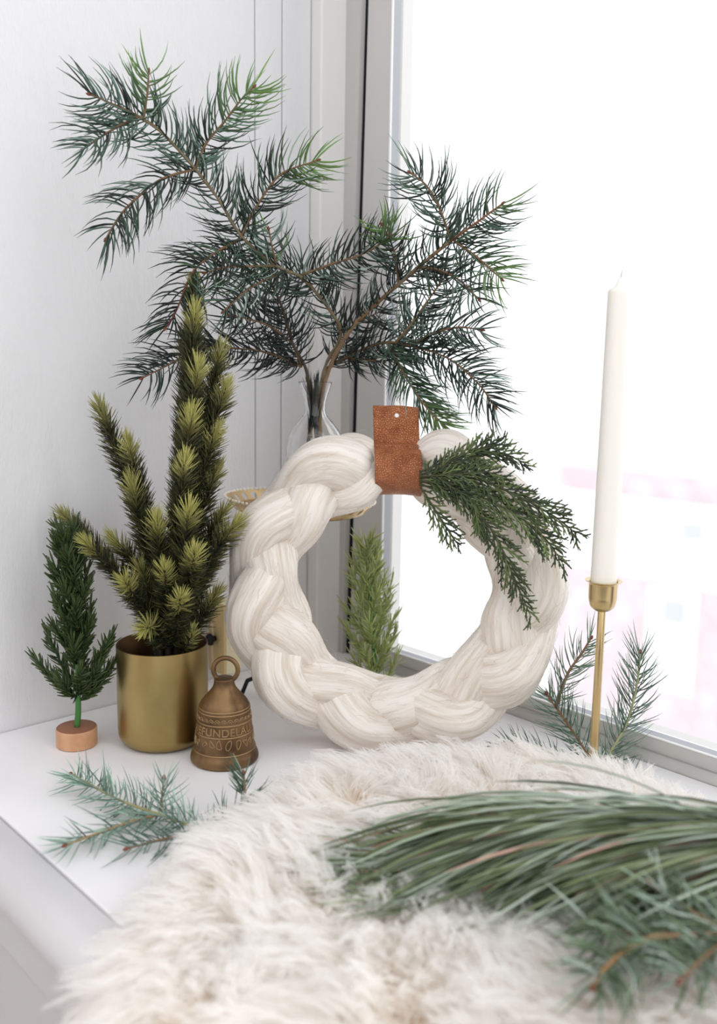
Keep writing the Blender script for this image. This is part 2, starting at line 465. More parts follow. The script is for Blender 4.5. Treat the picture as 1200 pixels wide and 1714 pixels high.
# quarter round strip along the foot of the sash
g = Geo(); sec = [(0.0005, 0.0002)] + [(0.0005 + 0.011 * math.cos(t), 0.0002 + 0.008 * math.sin(t)) for t in np.linspace(0, PI / 2, 6)]
prism(g, sec, 'a', -0.0739, WA1)
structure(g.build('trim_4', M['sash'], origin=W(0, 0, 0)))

# the white painted window bench
bench = thing('window_bench', 'white painted built-in window bench with grooved rounded front edge, under everything', 'bench', W(0.4, 0.3, -0.45))
part_box('seat_board', M['bench'], bench, AW + 0.0016, WA1 + 0.2, -0.06, 0.5055, -0.032, 0.0, bev=0.0015)
sec = [(0.5075, -0.0008), (0.5095, 0.0)] + [(0.523 + 0.02 * math.sin(t), -0.02 + 0.02 * math.cos(t)) for t in np.linspace(0, PI, 12)] + [(0.5075, -0.04)]
g = Geo(); prism(g, sec, 'a', AW - 0.02, WA1 + 0.2); g.build('nosing', M['bench'], bench)
M['apron'] = mat_plain('shaded_apron', lin(212, 211, 213), 0.5)  # white bench paint greyed, with the front's shade put into the colour
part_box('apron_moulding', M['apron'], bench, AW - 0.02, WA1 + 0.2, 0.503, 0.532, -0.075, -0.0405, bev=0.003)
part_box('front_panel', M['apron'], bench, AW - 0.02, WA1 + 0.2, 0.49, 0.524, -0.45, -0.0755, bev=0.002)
g = Geo(); box(g, AW - 0.02, WA1 + 0.2, -0.06, 3.0, -0.47, -0.4502)
structure(g.build('floor', mat_plain('floor_boards', lin(120, 98, 78), 0.5), origin=W(0.5, 1.5, -0.45), smooth=False))
g = Geo(); box(g, AW - 0.02, WA1 + 0.6, 2.6, 2.7, ZB, ZT)
structure(g.build('wall_back', mat_plain('back_wall_paint', lin(226, 222, 218), 0.7), origin=W(0.5, 2.6, 0), smooth=False))

# a brick building across the street, its colours paled to imitate outdoor glare
bld = thing('building', 'pale pink brick building across the street, faint and blurred behind the window', 'building', W(0.5, -9.0, -6))
brick = mat_plain('pale_pink_brick', lin(228, 211, 215), 0.9, vary=(3, lin(238, 228, 230), 0.4, 0.7))
whitep = mat_plain('white_render', lin(250, 248, 248), 0.8)
bluew = mat_plain('pale_window_glass', lin(218, 219, 230), 0.5)
g = Geo(); box(g, -6, 9, -9.6, -9.0, -6, -2.02); g.build('brick_wall', brick, bld, smooth=False)
g = Geo(); box(g, -6, 9, -9.6, -8.96, -2.02, -1.05); g.build('white_band', whitep, bld, smooth=False)
g = Geo(); box(g, -6, 9, -9.6, -9.0, -1.05, -0.76); g.build('parapet', brick, bld, smooth=False)
for k in range(9):
    a0 = -4.64 + 1.45 * k
    f = part_box('window', whitep, bld, a0, a0 + 0.64, -9.05, -8.94, -3.3, -2.06, bev=0.01)
    part_box('window_pane', bluew, f, a0 + 0.24, a0 + 0.48, -8.939, -8.92, -2.45, -2.2, bev=0)
    part_box('upper_window', bluew, bld, a0 + 0.38, a0 + 0.62, -8.99, -8.95, -1.46, -1.28, bev=0)
# ------------------------------------------------------------------ sprigs and needles
DK, MID, SIL = lin(46, 58, 50), lin(82, 108, 92), lin(156, 176, 166)

def comb(P, T, n_up, n, L, w, rngL=0.25, alpha=(72, 24), spread=30, fill=0.2, colf=None, t0=0.0, lift=0.15, K=5, droop=0.0, tip_fan=True, pw=1.0):
    """needles along a twig: mostly two combed rows, curving towards the twig's tip"""
    m = len(P)
    t = np.clip(t0 + (1 - t0) * (np.arange(n) + rng.random(n)) / n, 0, 1)
    idx = t * (m - 1); i0 = np.minimum(idx.astype(int), m - 2); fr = (idx - i0)[:, None]
    base = P[i0] * (1 - fr) + P[i0 + 1] * fr
    Tt = unit(T[i0] * (1 - fr) + T[i0 + 1] * fr)
    S = unit(np.cross(Tt, n_up)); Nn = np.cross(S, Tt)
    side = np.where(rng.random(n) < 0.5, 0, PI)
    phi = side + np.radians(spread) * rng.normal(size=n)
    fm = rng.random(n) < fill
    phi[fm] = rng.random(fm.sum()) * 2 * PI
    out = np.cos(phi)[:, None] * S + np.sin(phi)[:, None] * Nn
    a0 = np.radians(alpha[0] + 9 * rng.normal(size=n)); a1 = np.radians(alpha[1] + 12 * rng.normal(size=n))
    if tip_fan:
        e = np.clip((t - 0.88) / 0.12, 0, 1)
        a0 = a0 * (1 - 0.55 * e); a1 = a1 * (1 - 0.5 * e)
    Ln = L * (1 + rngL * (rng.random(n) * 2 - 1)) * (0.75 + 0.25 * np.sin(PI * np.clip(t, 0.08, 0.92)))
    s = np.linspace(0, 1, K)
    ang = a0[:, None] * (1 - s) + a1[:, None] * s
    d = np.cos(ang)[:, :, None] * Tt[:, None] + np.sin(ang)[:, :, None] * out[:, None]
    d = d + np.array([0, 0, 1.0]) * (lift - droop)* s[None, :, None] + 0.05 * rng.normal(size=(n, 1, 3))
    d = unit(d)
    step = (Ln / (K - 1))[:, None, None]
    Pn = np.concatenate([base[:, None], base[:, None] + np.cumsum((d[:, :-1] + d[:, 1:]) / 2 * step, 1)], 1)
    prof = np.interp(s, [0, 0.15, 0.6, 1], [0.65, 1, 0.9, 0.12])
    Wd = w * prof[None] * (0.85 + 0.3 * rng.random((n, 1)))
    return Pn, Wd, t

def needle_colors(n, t, pal, tip=None, tip_from=0.6, K=5, lighten=0.25):
    c = np.array([p[0] for p in pal]); wts = np.array([p[1] for p in pal], float); wts /= wts.sum()
    k = rng.choice(len(pal), n, p=wts)
    col = c[k] * (0.8 + 0.4 * rng.random((n, 1)))
    if tip is not None:
        f = np.clip((t - tip_from) / (1 - tip_from + 1e-6), 0, 1)[:, None] * (0.5 + 0.5 * rng.random((n, 1)))
        col = col * (1 - f) + np.asarray(tip) * f
    s = np.linspace(0, 1, K)[None, :, None]
    return col[:, None] * (1 + lighten * s)

PAL = [(DK, 5), (MID, 3), (SIL, 1)]
def sprig(parent, pts, r0, r1, L, w, pal=PAL, tip=None, tip_from=0.6, dens=1.0, up=(0, -1, 0.25), name='twig', bark0=lin(120, 98, 70), bark1=lin(134, 102, 78), bud=True, t0=0.0, **kw):
    """a twig (part) and its needles (sub-part)"""
    P, ln = resample(pts, max(8, int(np.linalg.norm(np.diff(np.asarray(pts), axis=0), axis=1).sum() / 0.005)))
    T = unit(np.gradient(P, axis=0))
    g = Geo(); n = len(P)
    q = np.linspace(0, 1, n)[:, None]
    rr = np.linspace(r0, r1, n) * (1 + 0.12 * rng.normal(size=n))
    tube(g, P, rr, 7, bark0 * (1 - q) + bark1 * q)
    if bud:
        e = P[-1]; pr = np.array([e + T[-1] * x for x in (0, 0.0012, 0.003, 0.0045)])
        tube(g, pr, [r1, r1 * 1.9, r1 * 1.6, 0.0002], 7, lin(126, 74, 58))
    tw = g.build(name, M['bark'], parent)
    nn = max(6, int(ln / 0.00105 * dens))
    upv = unit(np.asarray(up, float) + 0.25 * rng.normal(size=3))
    Pn, Wd, t = comb(P, T, upv, nn, L, w, t0=t0, **kw)
    V, Q, cc = strands(Pn, Wd, 3, needle_colors(nn, t, pal, tip, tip_from))
    h = Geo(); h.add(V, Q, None, cc)
    stuff(h.build('needles', M['needle'], tw))
    return tw

def pl(*q):
    return [at(*p) for p in q]

# ------------------------------------------------------------------ dish on a stem, glass vase, fir branches
VC = np.array([-0.0482, 0.985, 0.0])
dz = 0.2105
DC = np.array([-0.0640, 0.985, dz])
dish = thing('pedestal_dish', 'bronze pedestal dish with pierced pale rim, behind the wreath and under the glass vase', 'dish', DC * [1, 1, 0])
tilt = np.array(Matrix.Rotation(math.radians(2.2), 3, 'Y'))
g = Geo(); lathe(g, fillet([(0.0, -0.002), (0.064, -0.002), (0.070, 0.002), (0.0695, 0.0035), (0.063, 0.0), (0.0, 0.0)], 0.001), DC, 72, axis=tilt)
g.build('plate', M['dish'], dish)
# pierced gallery: a flared band of cells, each with an oval opening
g = Geo(); nc = 30; gal = []
r_lo, r_hi, z_lo, z_hi = 0.0690, 0.0805, 0.0005, 0.0125
def cone(uu, vv, off=0.0):
    r = r_lo + (r_hi - r_lo) * vv + off; a = uu * 2 * PI
    return DC + tilt @ np.array([r * math.cos(a), r * math.sin(a), z_lo + (z_hi - z_lo) * vv])
for c in range(nc):
    rect, ov = [], []
    for k in range(16):
        a = k * 2 * PI / 16 + PI / 16
        cx, sx = math.cos(a), math.sin(a); m_ = max(abs(cx), abs(sx))
        rect.append((c + 0.5 + 0.5 * cx / m_, 0.5 + 0.5 * sx / m_)); ov.append((c + 0.5 + 0.27 * cx, 0.5 + 0.30 * sx))
    Vv = [cone(x / nc, y, o) for o in (0, 0.0012) for x, y in rect + ov]
    Q = []
    for k in range(16):
        k2 = (k + 1) % 16
        Q += [(k, k2, 16 + k2, 16 + k), (32 + k2, 32 + k, 48 + k, 48 + k2), (16 + k, 16 + k2, 48 + k2, 48 + k), (k2, k, 32 + k, 32 + k2)]
    g.add(Vv, Q)
gr = g.build('pierced_rim', M['dish_rim'], dish, smooth=False)
g = Geo(); nb = 84; sv = [(0.0016 * math.sin(p), -0.0016 * math.cos(p)) for p in np.linspace(0.05, PI - 0.05, 6)]
for i in range(nb):
    lathe(g, sv, cone(i / nb, 1.06), 8)
stuff(g.build('beading', M['pearl'], dish))
g = Geo(); lathe(g, fillet([(0.0, 0), (0.024, 0), (0.024, 0.003), (0.008, 0.010), (0.0042, 0.02), (0.0042, 0.195), (0.012, 0.2095), (0.0, 0.2095)], 0.003), DC * [1, 1, 0] - [0.009, 0, 0], 40)
g.build('stem', M['stand_brass'], dish)

# vase (outer and inner wall, thick foot)
vb = dz + 0.0012
vase = thing('glass_vase', 'clear glass bottle vase with flared rim, holding fir branches behind the wreath', 'vase', VC + [0, 0, vb])
op = [(0.0, vb + 0.0005), (0.023, vb + 0.0005), (0.0255, vb + 0.004), (0.0285, vb + 0.022), (0.0305, vb + 0.048), (0.0305, vb + 0.066), (0.0275, vb + 0.083), (0.0205, vb + 0.093), (0.0125, vb + 0.1015), (0.0105, vb + 0.108), (0.0120, vb + 0.119), (0.0160, vb + 0.131), (0.0182, vb + 0.1372)]
ip = [(0.0169, vb + 0.1374), (0.0146, vb + 0.131), (0.0106, vb + 0.119), (0.0091, vb + 0.108), (0.0111, vb + 0.1008), (0.0190, vb + 0.0918), (0.0260, vb + 0.082), (0.0290, vb + 0.066), (0.0290, vb + 0.048), (0.0270, vb + 0.022), (0.0235, vb + 0.0085), (0.0, vb + 0.0065)]
g = Geo(); lathe(g, fillet(op + ip, 0.004, 5), VC, 64)
g.build('body', M['glass'], vase)

def branch_thing(name, label, pts, r0, r1, **kw):
    t = thing(name, label, 'branch', pts[0], 'fir branches in the glass vase')
    return t
# dark/bright foliage palettes
PA = [(DK, 5), (MID, 2.5), (SIL, 0.7)]
PT = [(MID, 4), (DK, 2), (lin(120, 150, 138), 2)]
PG = [(lin(84, 112, 84), 4), (DK, 2), (SIL, 1)]
GT = lin(132, 172, 88)
NL, NW = 0.041, 0.00088
inv = VC + [0.0, 0.0, 0]
def vp(dx, dy, z): return VC + np.array([dx, dy, z])

def plv(*q):
    # keeps the branches' feet above the vase's mouth, which stands a little deeper than their tips
    return [at(x, y_, Y + 0.025 * min(max((Y - 0.90) / 0.05, 0), 1)) for x, y_, Y in q]
# 1: the tall branch reaching up to the left
b1pts = [vp(0.012, 0.006, vb + 0.02), vp(0.004, 0.002, vb + 0.08), vp(0.003, 0.0, vb + 0.112)] + plv((545, 612, .955), (570, 562, .945), (557, 526, .93), (507, 467, .915), (462, 445, .90), (404, 395, .885), (368, 337, .875), (327, 283, .865), (273, 224, .855), (233, 195, .85))
b1 = thing('fir_branch', 'tallest fir branch, reaching up and left from the glass vase in front of wall', 'branch', b1pts[0], 'fir branches in the glass vase')
g = Geo(); P, ln = resample(b1pts, 90); q = np.linspace(0, 1, 90)
tube(g, P, 0.0022 - 0.0009 * q + 0.0002 * rng.normal(size=90), 8, lin(128, 116, 92) * np.ones((90, 1)) * (0.8 + 0.3 * rng.random((90, 1))))
g.build('stem', M['bark'], b1)
def tw(par, pts, L=NL, pal=PA, tip=None, dens=1.0, r=0.0013, **kw):
    return sprig(par, pts, r, r * 0.55, L, NW, pal, tip, dens=dens, **kw)
tw(b1, plv((460, 445, .90), (404, 395, .885), (368, 337, .875), (327, 283, .865)), dens=0.8, bud=False, t0=0.1)
tw(b1, plv((327, 283, .865), (273, 224, .855), (233, 195, .85), (170, 166, .845), (152, 159, .842)), pal=PT, dens=1.0)
tw(b1, plv((240, 200, .85), (247, 155, .848), (249, 122, .846)), pal=PG, tip=GT, tip_from=0.2, L=0.036, dens=1.0)
tw(b1, plv((233, 195, .85), (205, 208, .845), (175, 225, .84), (140, 250, .835)), pal=PT, dens=1.2)
tw(b1, plv((327, 283, .865), (345, 240, .86), (375, 205, .857), (405, 165, .853), (423, 147, .85)), pal=PT, tip=GT, tip_from=0.35, dens=1.1)
tw(b1, plv((327, 283, .865), (270, 300, .855), (225, 335, .848), (200, 362, .843), (178, 398, .84)), pal=PA, dens=1.05, droop=0.35)
tw(b1, plv((404, 395, .885), (430, 345, .88), (470, 292, .875), (530, 269, .868)), pal=PA, tip=GT, tip_from=0.55, dens=1.1)
tw(b1, plv((404, 398, .885), (350, 430, .87), (320, 460, .865), (295, 520, .86), (278, 548, .858)), pal=[(DK, 5), (MID, 1)], dens=1.0, droop=0.2, bark1=lin(110, 56, 56))
tw(b1, plv((462, 445, .90), (420, 446, .885), (380, 447, .875), (345, 456, .868)), pal=PG, dens=1.1, bark1=lin(170, 120, 90))
tw(b1, plv((462, 442, .90), (455, 412, .89), (450, 386, .885)), pal=[(SIL, 4), (MID, 3), (lin(120, 160, 100), 2)], L=0.032, dens=0.9)
tw(b1, plv((570, 560, .945), (557, 526, .93), (507, 467, .915), (462, 445, .90)), pal=PA, dens=1.0, bud=False, L=0.042)
tw(b1, plv((500, 462, .915), (555, 442, .91), (610, 424, .905), (652, 396, .90)), pal=PA, tip=lin(110, 150, 80), tip_from=0.8, dens=1.1, lift=0.3)
tw(b1, plv((480, 452, .91), (440, 470, .89), (405, 492, .88), (375, 520, .875)), pal=PA, dens=0.9)

# 2: the dark branch low on the left
b2pts = [vp(-0.014, 0.004, vb + 0.015), vp(-0.006, -0.002, vb + 0.08), vp(-0.004, -0.003, vb + 0.112)] + plv((512, 618, .95), (490, 575, .935), (471, 512, .92), (452, 470, .915))
b2 = thing('fir_branch', 'low dark fir branch leaning left out of the glass vase, behind the potted spruce', 'branch', b2pts[0], 'fir branches in the glass vase')
g = Geo(); P, ln = resample(b2pts, 60); tube(g, P, np.linspace(0.0022, 0.0012, 60), 8, lin(84, 70, 60))
g.build('stem', M['bark'], b2)
PD = [(lin(38, 46, 44), 6), (lin(62, 78, 72), 2)]
tw(b2, plv((505, 612, .95), (490, 575, .935), (471, 512, .92), (452, 470, .915)), pal=PD, dens=1.0, L=0.042)
tw(b2, plv((505, 614, .95), (445, 590, .93), (390, 583, .915), (340, 582, .90)), pal=PD, dens=1.15, L=0.043)
tw(b2, plv((360, 582, .905), (325, 588, .895), (287, 608, .885), (240, 632, .875)), pal=PD + [(MID, 2)], dens=1.0, droop=0.3)
tw(b2, plv((490, 575, .935), (455, 548, .925), (420, 535, .915), (385, 528, .905)), pal=PD, dens=0.9)

# needles crowded into the vase's mouth and neck
for dx in (-0.004, 0.001):
    sprig(b2, [vp(dx, -0.003, vb + 0.078), vp(dx, -0.003, vb + 0.112), vp(dx * 1.6, -0.003, vb + 0.132)], 0.0014, 0.001, 0.022, 0.0007, PD, dens=2.2, alpha=(16, 5), spread=80, fill=1.0, lift=0.3, bud=False)

# 3: the right hand trunk
b3pts = [vp(0.016, 0.0, vb + 0.012), vp(0.006, -0.002, vb + 0.08), vp(0.006, -0.002, vb + 0.112)] + plv((551, 618, .95), (586, 553, .935), (625, 513, .925), (667, 476, .915), (711, 438, .905), (755, 403, .895))
b3 = thing('fir_branch', 'fir branch with brown trunk rising right from the glass vase across the window', 'branch', b3pts[0], 'fir branches in the glass vase')
g = Geo(); P, ln = resample(b3pts, 80); q = np.linspace(0, 1, 80)
tube(g, P, 0.0028 - 0.0011 * q + 0.00018 * rng.normal(size=80), 9, lin(140, 116, 88) * np.ones((80, 1)) * (0.8 + 0.3 * rng.random((80, 1))))
g.build('stem', M['bark'], b3)
PW = [(DK, 3), (MID, 3), (lin(128, 148, 136), 2.0)]
tw(b3, plv((755, 403, .895), (797, 373, .885), (839, 342, .878)), pal=PW, tip=lin(120, 150, 90), tip_from=0.7, dens=1.2, bark0=lin(140, 100, 70), bark1=lin(150, 90, 70))
tw(b3, plv((600, 538, .93), (667, 476, .915), (755, 403, .895)), pal=PA, dens=0.8, bud=False, up=(0.3, -1, 0.4))
tw(b3, plv((667, 476, .915), (662, 430, .91), (652, 400, .905), (640, 378, .90)), pal=PA, tip=GT, tip_from=0.6, dens=1.1, L=0.036)
tw(b3, plv((755, 403, .895), (738, 355, .89), (715, 312, .885), (688, 290, .88)), pal=PW, dens=1.1)
tw(b3, plv((760, 403, .893), (800, 432, .885), (838, 466, .88)), pal=PG, tip=lin(130, 165, 90), tip_from=0.4, dens=1.1)
tw(b3, plv((662, 575, .92), (690, 540, .91), (715, 505, .905), (748, 458, .90)), pal=PW, dens=1.2)
tw(b3, plv((700, 448, .905), (735, 452, .895), (770, 470, .888), (800, 500, .883)), pal=PW, dens=0.8)

# 4: the drooping right hand branch
b4pts = [vp(0.010, 0.010, vb + 0.012), vp(0.002, 0.004, vb + 0.08), vp(0.001, 0.004, vb + 0.112)] + plv((545, 622, .96), (565, 605, .955), (600, 588, .945), (640, 574, .935), (680, 578, .925))
b4 = thing('fir_branch', 'bushy fir branch drooping right from the glass vase above the leather strap', 'branch', b4pts[0], 'fir branches in the glass vase')
g = Geo(); P, ln = resample(b4pts, 60); tube(g, P, np.linspace(0.0022, 0.0013, 60), 8, lin(96, 84, 66))
g.build('stem', M['bark'], b4)
tw(b4, plv((575, 600, .95), (640, 574, .935), (690, 580, .92), (750, 600, .905), (800, 642, .895), (828, 680, .89)), pal=PA, dens=1.25, L=0.043)
tw(b4, plv((650, 576, .93), (680, 632, .915), (712, 680, .905), (745, 715, .90)), pal=PG, tip=lin(130, 160, 90), tip_from=0.6, dens=1.35, alpha=(45, 26))
tw(b4, plv((690, 580, .92), (720, 560, .91), (765, 548, .90), (805, 552, .893)), pal=PW, dens=1.0)
tw(b4, plv((580, 600, .95), (610, 602, .94), (640, 606, .935)), pal=PD, dens=1.0, L=0.033)
tw(b4, plv((555, 615, .957), (575, 570, .95), (600, 540, .945), (640, 520, .94)), pal=PD, dens=1.0, L=0.038)

# ------------------------------------------------------------------ braided wool wreath
TILT = math.radians(11)
WC = np.array([0.0365, 0.872, 0.1530])
ex = np.array([1.0, 0, 0]); ey = np.array([0, math.sin(TILT), math.cos(TILT)]); en = np.array([0, -math.cos(TILT), math.sin(TILT)])
def wl(x, h, n): return WC + np.multiply.outer(x, ex) + np.multiply.outer(h, ey) + np.multiply.outer(n, en)
RX, RH = 0.1290, 0.1220
SX, SH = 0.000, 0.1215                      # the strap sits at the top
wreath = thing('wool_wreath', 'chunky braided cream wool wreath with tan leather hanging strap, leaning in the centre', 'wreath', [WC[0], 0.84, 0.0])
TH0 = PI / 2
strand_surf = []
for k in range(3):
    n = 520
    th = np.linspace(0, 2 * PI, n)
    ang = TH0 + th
    sd = np.minimum(th, 2 * PI - th)
    q = np.clip((sd - 0.10) / 0.26, 0, 1); q = q * q * (3 - 2 * q)
    psi = 3.5 * th + 2 * PI * k / 3 + 0.9
    A = 0.0180 * (0.36 + 0.64 * q); Bn = 0.0115 * (0.4 + 0.6 * q)
    wob = 0.0022 * np.sin(7 * th + 2.1 * k) + 0.0018 * np.sin(11 * th + k)
    rr = A * np.sin(psi) + wob - 0.005 * (1 - q); nn = Bn * np.sin(2 * psi + 0.2) + 0.004 * np.cos(psi)
    Pth = wl((RX + rr) * np.cos(ang), (RH + rr) * np.sin(ang), nn)
    T = unit(np.gradient(Pth, axis=0)); N1 = unit(en - T * (T @ en)[:, None]); B1 = np.cross(T, N1)
    ns = 44; phi = np.arange(ns) * 2 * PI / ns
    # plump lobes: thickest on the outer turn of the braid, with grooves along the roving
    rad = (0.0216 + 0.0032 * np.cos(2 * psi - 0.4) + 0.0012 * np.sin(9 * th + k * 2)) * (0.58 + 0.42 * q)
    s = th * 0.125
    ph, ss = np.meshgrid(phi, s)
    tw_ = ph + 14 * ss + 3 * k
    relief = 0.040 * np.cos(3 * tw_ + 1.5 * np.sin(17 * ss + k)) + 0.030 * np.cos(5 * tw_ + 31 * ss + 2 * np.sin(13 * ss)) + 0.016 * np.cos(8 * tw_ - 25 * ss + 2 * np.sin(21 * ss + k)) + 0.010 * np.cos(13 * ph + 30 * ss + k)
    relief -= (0.10 + 0.06 * np.sin(23 * ss + k)) * np.exp(-((np.mod(tw_ * 1.0 + 0.8 * np.sin(30 * ss), 2 * PI / 2) - 0.8) / 0.13) ** 2)
    relief += 0.035 * np.sin(52 * ss + 2 * np.sin(ph + k) + 5 * k) + 0.03 * np.sin(23 * ss + 1.5 * np.sin(ph * 2 + 1) + k)
    R = rad[:, None] * (1 + relief)
    el = 0.92
    V = Pth[:, None] + R[:, :, None] * (np.cos(ph)[:, :, None] * B1[:, None] * 1.08 + np.sin(ph)[:, :, None] * N1[:, None] * el)
    st = np.stack([0.018 * np.cos(ph) + 0.1 * k, 0.018 * np.sin(ph), ss], -1)
    Q = []
    i = np.arange(n - 1)[:, None] * ns; j = np.arange(ns)[None]; j2 = (j + 1) % ns
    Q = np.stack([i + j, i + j2, i + ns + j2, i + ns + j], -1).reshape(-1, 4)
    g = Geo(); g.add(V.reshape(-1, 3), Q, None, (0.8, 0.78, 0.74), st.reshape(-1, 3))
    g.build('braid_strand', M['wool'], wreath)
    strand_surf.append((V, T, unit(V - Pth[:, None])))
# loose fibres over the roving
h = Geo(); nf = 5200
Pf, Wf = [], []
for V, T, No in strand_surf:
    m = nf // 3
    i = rng.integers(2, V.shape[0] - 2, m); j = rng.integers(0, V.shape[1], m)
    p = V[i, j]; nrm = No[i, j]; tt = T[i] * np.where(rng.random((m, 1)) < 0.5, 1, -1)
    sidev = np.cross(tt, nrm)
    L = 0.006 + 0.012 * rng.random((m, 1)); s = np.linspace(0, 1, 5)
    cv = rng.normal(size=(m, 1))
    Pf.append(np.stack([p - nrm * 0.0006 + tt * L * x + nrm * (0.0032 * rng.random((m, 1)) * math.sin(x * PI * 0.8)) + sidev * cv * 0.0035 * x * x for x in s], 1))
Pf = np.concatenate(Pf)
V, Q, cc = strands(Pf, np.full(Pf.shape[:2], 0.00011), 3, lin(238, 230, 220) * (0.9 + 0.1 * rng.random((len(Pf), 1))))
h.add(V, Q, None, cc)
stuff(h.build('loose_fibres', M['fur'], wreath))

# leather strap: a loop round the wreath, both ends pressed flat above it
prof = [(0.0565, 0.0050), (0.050, 0.0046), (0.042, 0.0042), (0.034, 0.0040), (0.027, 0.0042), (0.0225, 0.0048), (0.0195, 0.0062), (0.0180, 0.0092), (0.0165, 0.0135)]
hc0, hr_, nr_ = -0.0062, 0.0232, 0.0290
for a in np.linspace(62, -90, 14): prof.append((hc0 + hr_ * math.sin(math.radians(a)), nr_ * math.cos(math.radians(a))))
for a in np.linspace(-100, -235, 12): prof.append((hc0 + hr_ * math.sin(math.radians(a)), nr_ * math.cos(math.radians(a))))
prof += [(0.0168, -0.0090), (0.0195, -0.0010), (0.024, 0.0012), (0.030, 0.0016), (0.038, 0.0018), (0.046, 0.0022), (0.0565, 0.0026)]
pr3 = np.array([(a, b, 0) for a, b in prof]); pr, ln = resample(pr3, 150)
nw = 25; hw = 0.0224
xs = np.linspace(-hw, hw, nw)
rt = math.radians(-2.2)
Vs = []
for (hh, nv, _) in pr:
    wv = 0.0004 * math.sin(hh * 300)
    for x in xs:
        hx = hh + 0.0006 * math.sin(x * 130 + 1); nx = nv * (1 + 0.02 * math.sin(x * 90))
        xr = x * (1 + 0.00 * hh) * math.cos(rt) - hx * math.sin(rt) * -1; hr = x * math.sin(rt) * 1.0 + hx * math.cos(rt)
        Vs.append(wl(np.array(0.0005 + xr), np.array(SH + hr - 0.001), np.array(nx)))
Q = [(i * nw + j, i * nw + j + 1, (i + 1) * nw + j + 1, (i + 1) * nw + j) for i in range(len(pr) - 1) for j in range(nw - 1)]
g = Geo(); g.add(np.array(Vs), Q)
strap = g.build('leather_strap', [M['leather'], M['leather_edge']], wreath)
strap['label'] = 'tan leather strap with a punched hole'
md = strap.modifiers.new('thickness', 'SOLIDIFY'); md.thickness = 0.0019; md.offset = 0; md.material_offset_rim = 1
g = Geo(); hc = wl(np.array(-0.0005), np.array(SH + 0.0465), np.array(0.0))
pp = np.array([hc + en * x for x in (-0.012, 0.012)]); tube(g, pp, 0.0023, 16)
cut = g.build('cutter', M['leather_edge'])
mb = strap.modifiers.new('hole', 'BOOLEAN'); mb.object = cut; mb.operation = 'DIFFERENCE'; mb.solver = 'EXACT'
bpy.context.view_layer.update()
dg = bpy.context.evaluated_depsgraph_get()
nm = bpy.data.meshes.new_from_object(strap.evaluated_get(dg), preserve_all_data_layers=True, depsgraph=dg)
strap.modifiers.clear(); strap.data = nm; bpy.data.objects.remove(cut)
nm.name = 'leather_strap'
for p_ in nm.polygons: p_.use_smooth = True

# cedar sprig tucked under the strap
ced = thing('cedar_sprig', 'dark green cedar sprig fanning right from under the leather strap', 'sprig', at(700, 800, .838))
CD = [lin(60, 74, 48), lin(76, 92, 56), lin(98, 114, 68), lin(50, 62, 46)]
def scale_tubes(g, lines, r, tipcol=None):
    for P, c, rr in lines:
        K = len(P)
        w = rr * np.interp(np.linspace(0, 1, K), [0, 0.75, 1], [1, 0.85, 0.25]) * (1 + 0.28 * np.where(np.arange(K) % 2 == 0, 1, -1))
        tube(g, P, w, 5, c, cap=True)
def frond(pts, Lb, name='frond', ang=33):
    P, ln = resample(pts, 60); T = unit(np.gradient(P, axis=0))
    up = unit(np.array([0.1, -1, 0.35]) + 0.2 * rng.normal(size=3)); lines = []
    lines.append((P[::2], lin(72, 74, 46), 0.0012))
    nb = max(6, int(ln / 0.0036)); s_ = 1
    for i in range(nb):
        f = 0.06 + 0.94 * (i + rng.random() * 0.5) / nb
        k = min(int(f * 59), 58); p = P[k]; t = T[k]; S = unit(np.cross(t, up)); s_ = -s_
        L = Lb * (0.45 + 0.55 * math.sin(PI * min(max(f, 0.12), 0.9))) * (0.75 + 0.5 * rng.random()) * (1.0 if f < 0.8 else 0.65)
        a = math.radians(ang + 7 * rng.normal()); d = math.cos(a) * t + math.sin(a) * s_ * S + up * 0.18 * rng.normal()
        d = unit(d); n_ = 9; x = np.linspace(0, 1, n_)[:, None]
        bp_ = p + d * L * x + t * L * 0.16 * x ** 2 + np.array([0, 0, -1.0]) * L * 0.12 * x ** 2
        c = CD[rng.integers(4)] * (0.85 + 0.3 * rng.random())
        cend = c * (1 - 0.45 * rng.random()) + lin(120, 136, 74) * 0.35 * rng.random()
        cc_ = c * (1 - x) + cend * x
        lines.append((bp_, cc_, 0.00095))
        s2 = 1
        for j in range(1, max(2, int(L / 0.0032))):
            fx = j / max(2, int(L / 0.0032)); s2 = -s2
            kk = int(fx * (n_ - 1)); L2 = 0.0105 * (1 - 0.6 * fx) * (0.7 + 0.6 * rng.random())
            S2 = unit(np.cross(d, up)); d2 = unit(0.90 * d + 0.42 * s2 * S2 + up * 0.12 * rng.normal())
            y = np.linspace(0, 1, 6)[:, None]
            lines.append((bp_[kk] + d2 * L2 * y, cc_[kk] * (0.95 + 0.4 * rng.random()), 0.00082))
    g = Geo(); scale_tubes(g, lines, 0.001)
    return g.build(name, M['needle'], ced)
YC = .832
frond(pl((702, 790, YC + .004), (750, 772, YC - .002), (800, 752, YC - .006), (848, 740, YC - .006)), 0.021)
frond(pl((702, 795, YC), (770, 772, YC - .004), (835, 758, YC - .006), (890, 782, YC - .006)), 0.022)
frond(pl((702, 800, YC), (790, 800, YC - .008), (870, 832, YC - .012), (930, 866, YC - .012), (970, 898, YC - .01)), 0.028)
frond(pl((702, 805, YC), (790, 826, YC - .01), (865, 862, YC - .014), (915, 905, YC - .014), (945, 948, YC - .012)), 0.028)
frond(pl((702, 810, YC), (770, 835, YC - .01), (825, 890, YC - .014), (855, 955, YC - .014), (890, 1036, YC - .008)), 0.024)
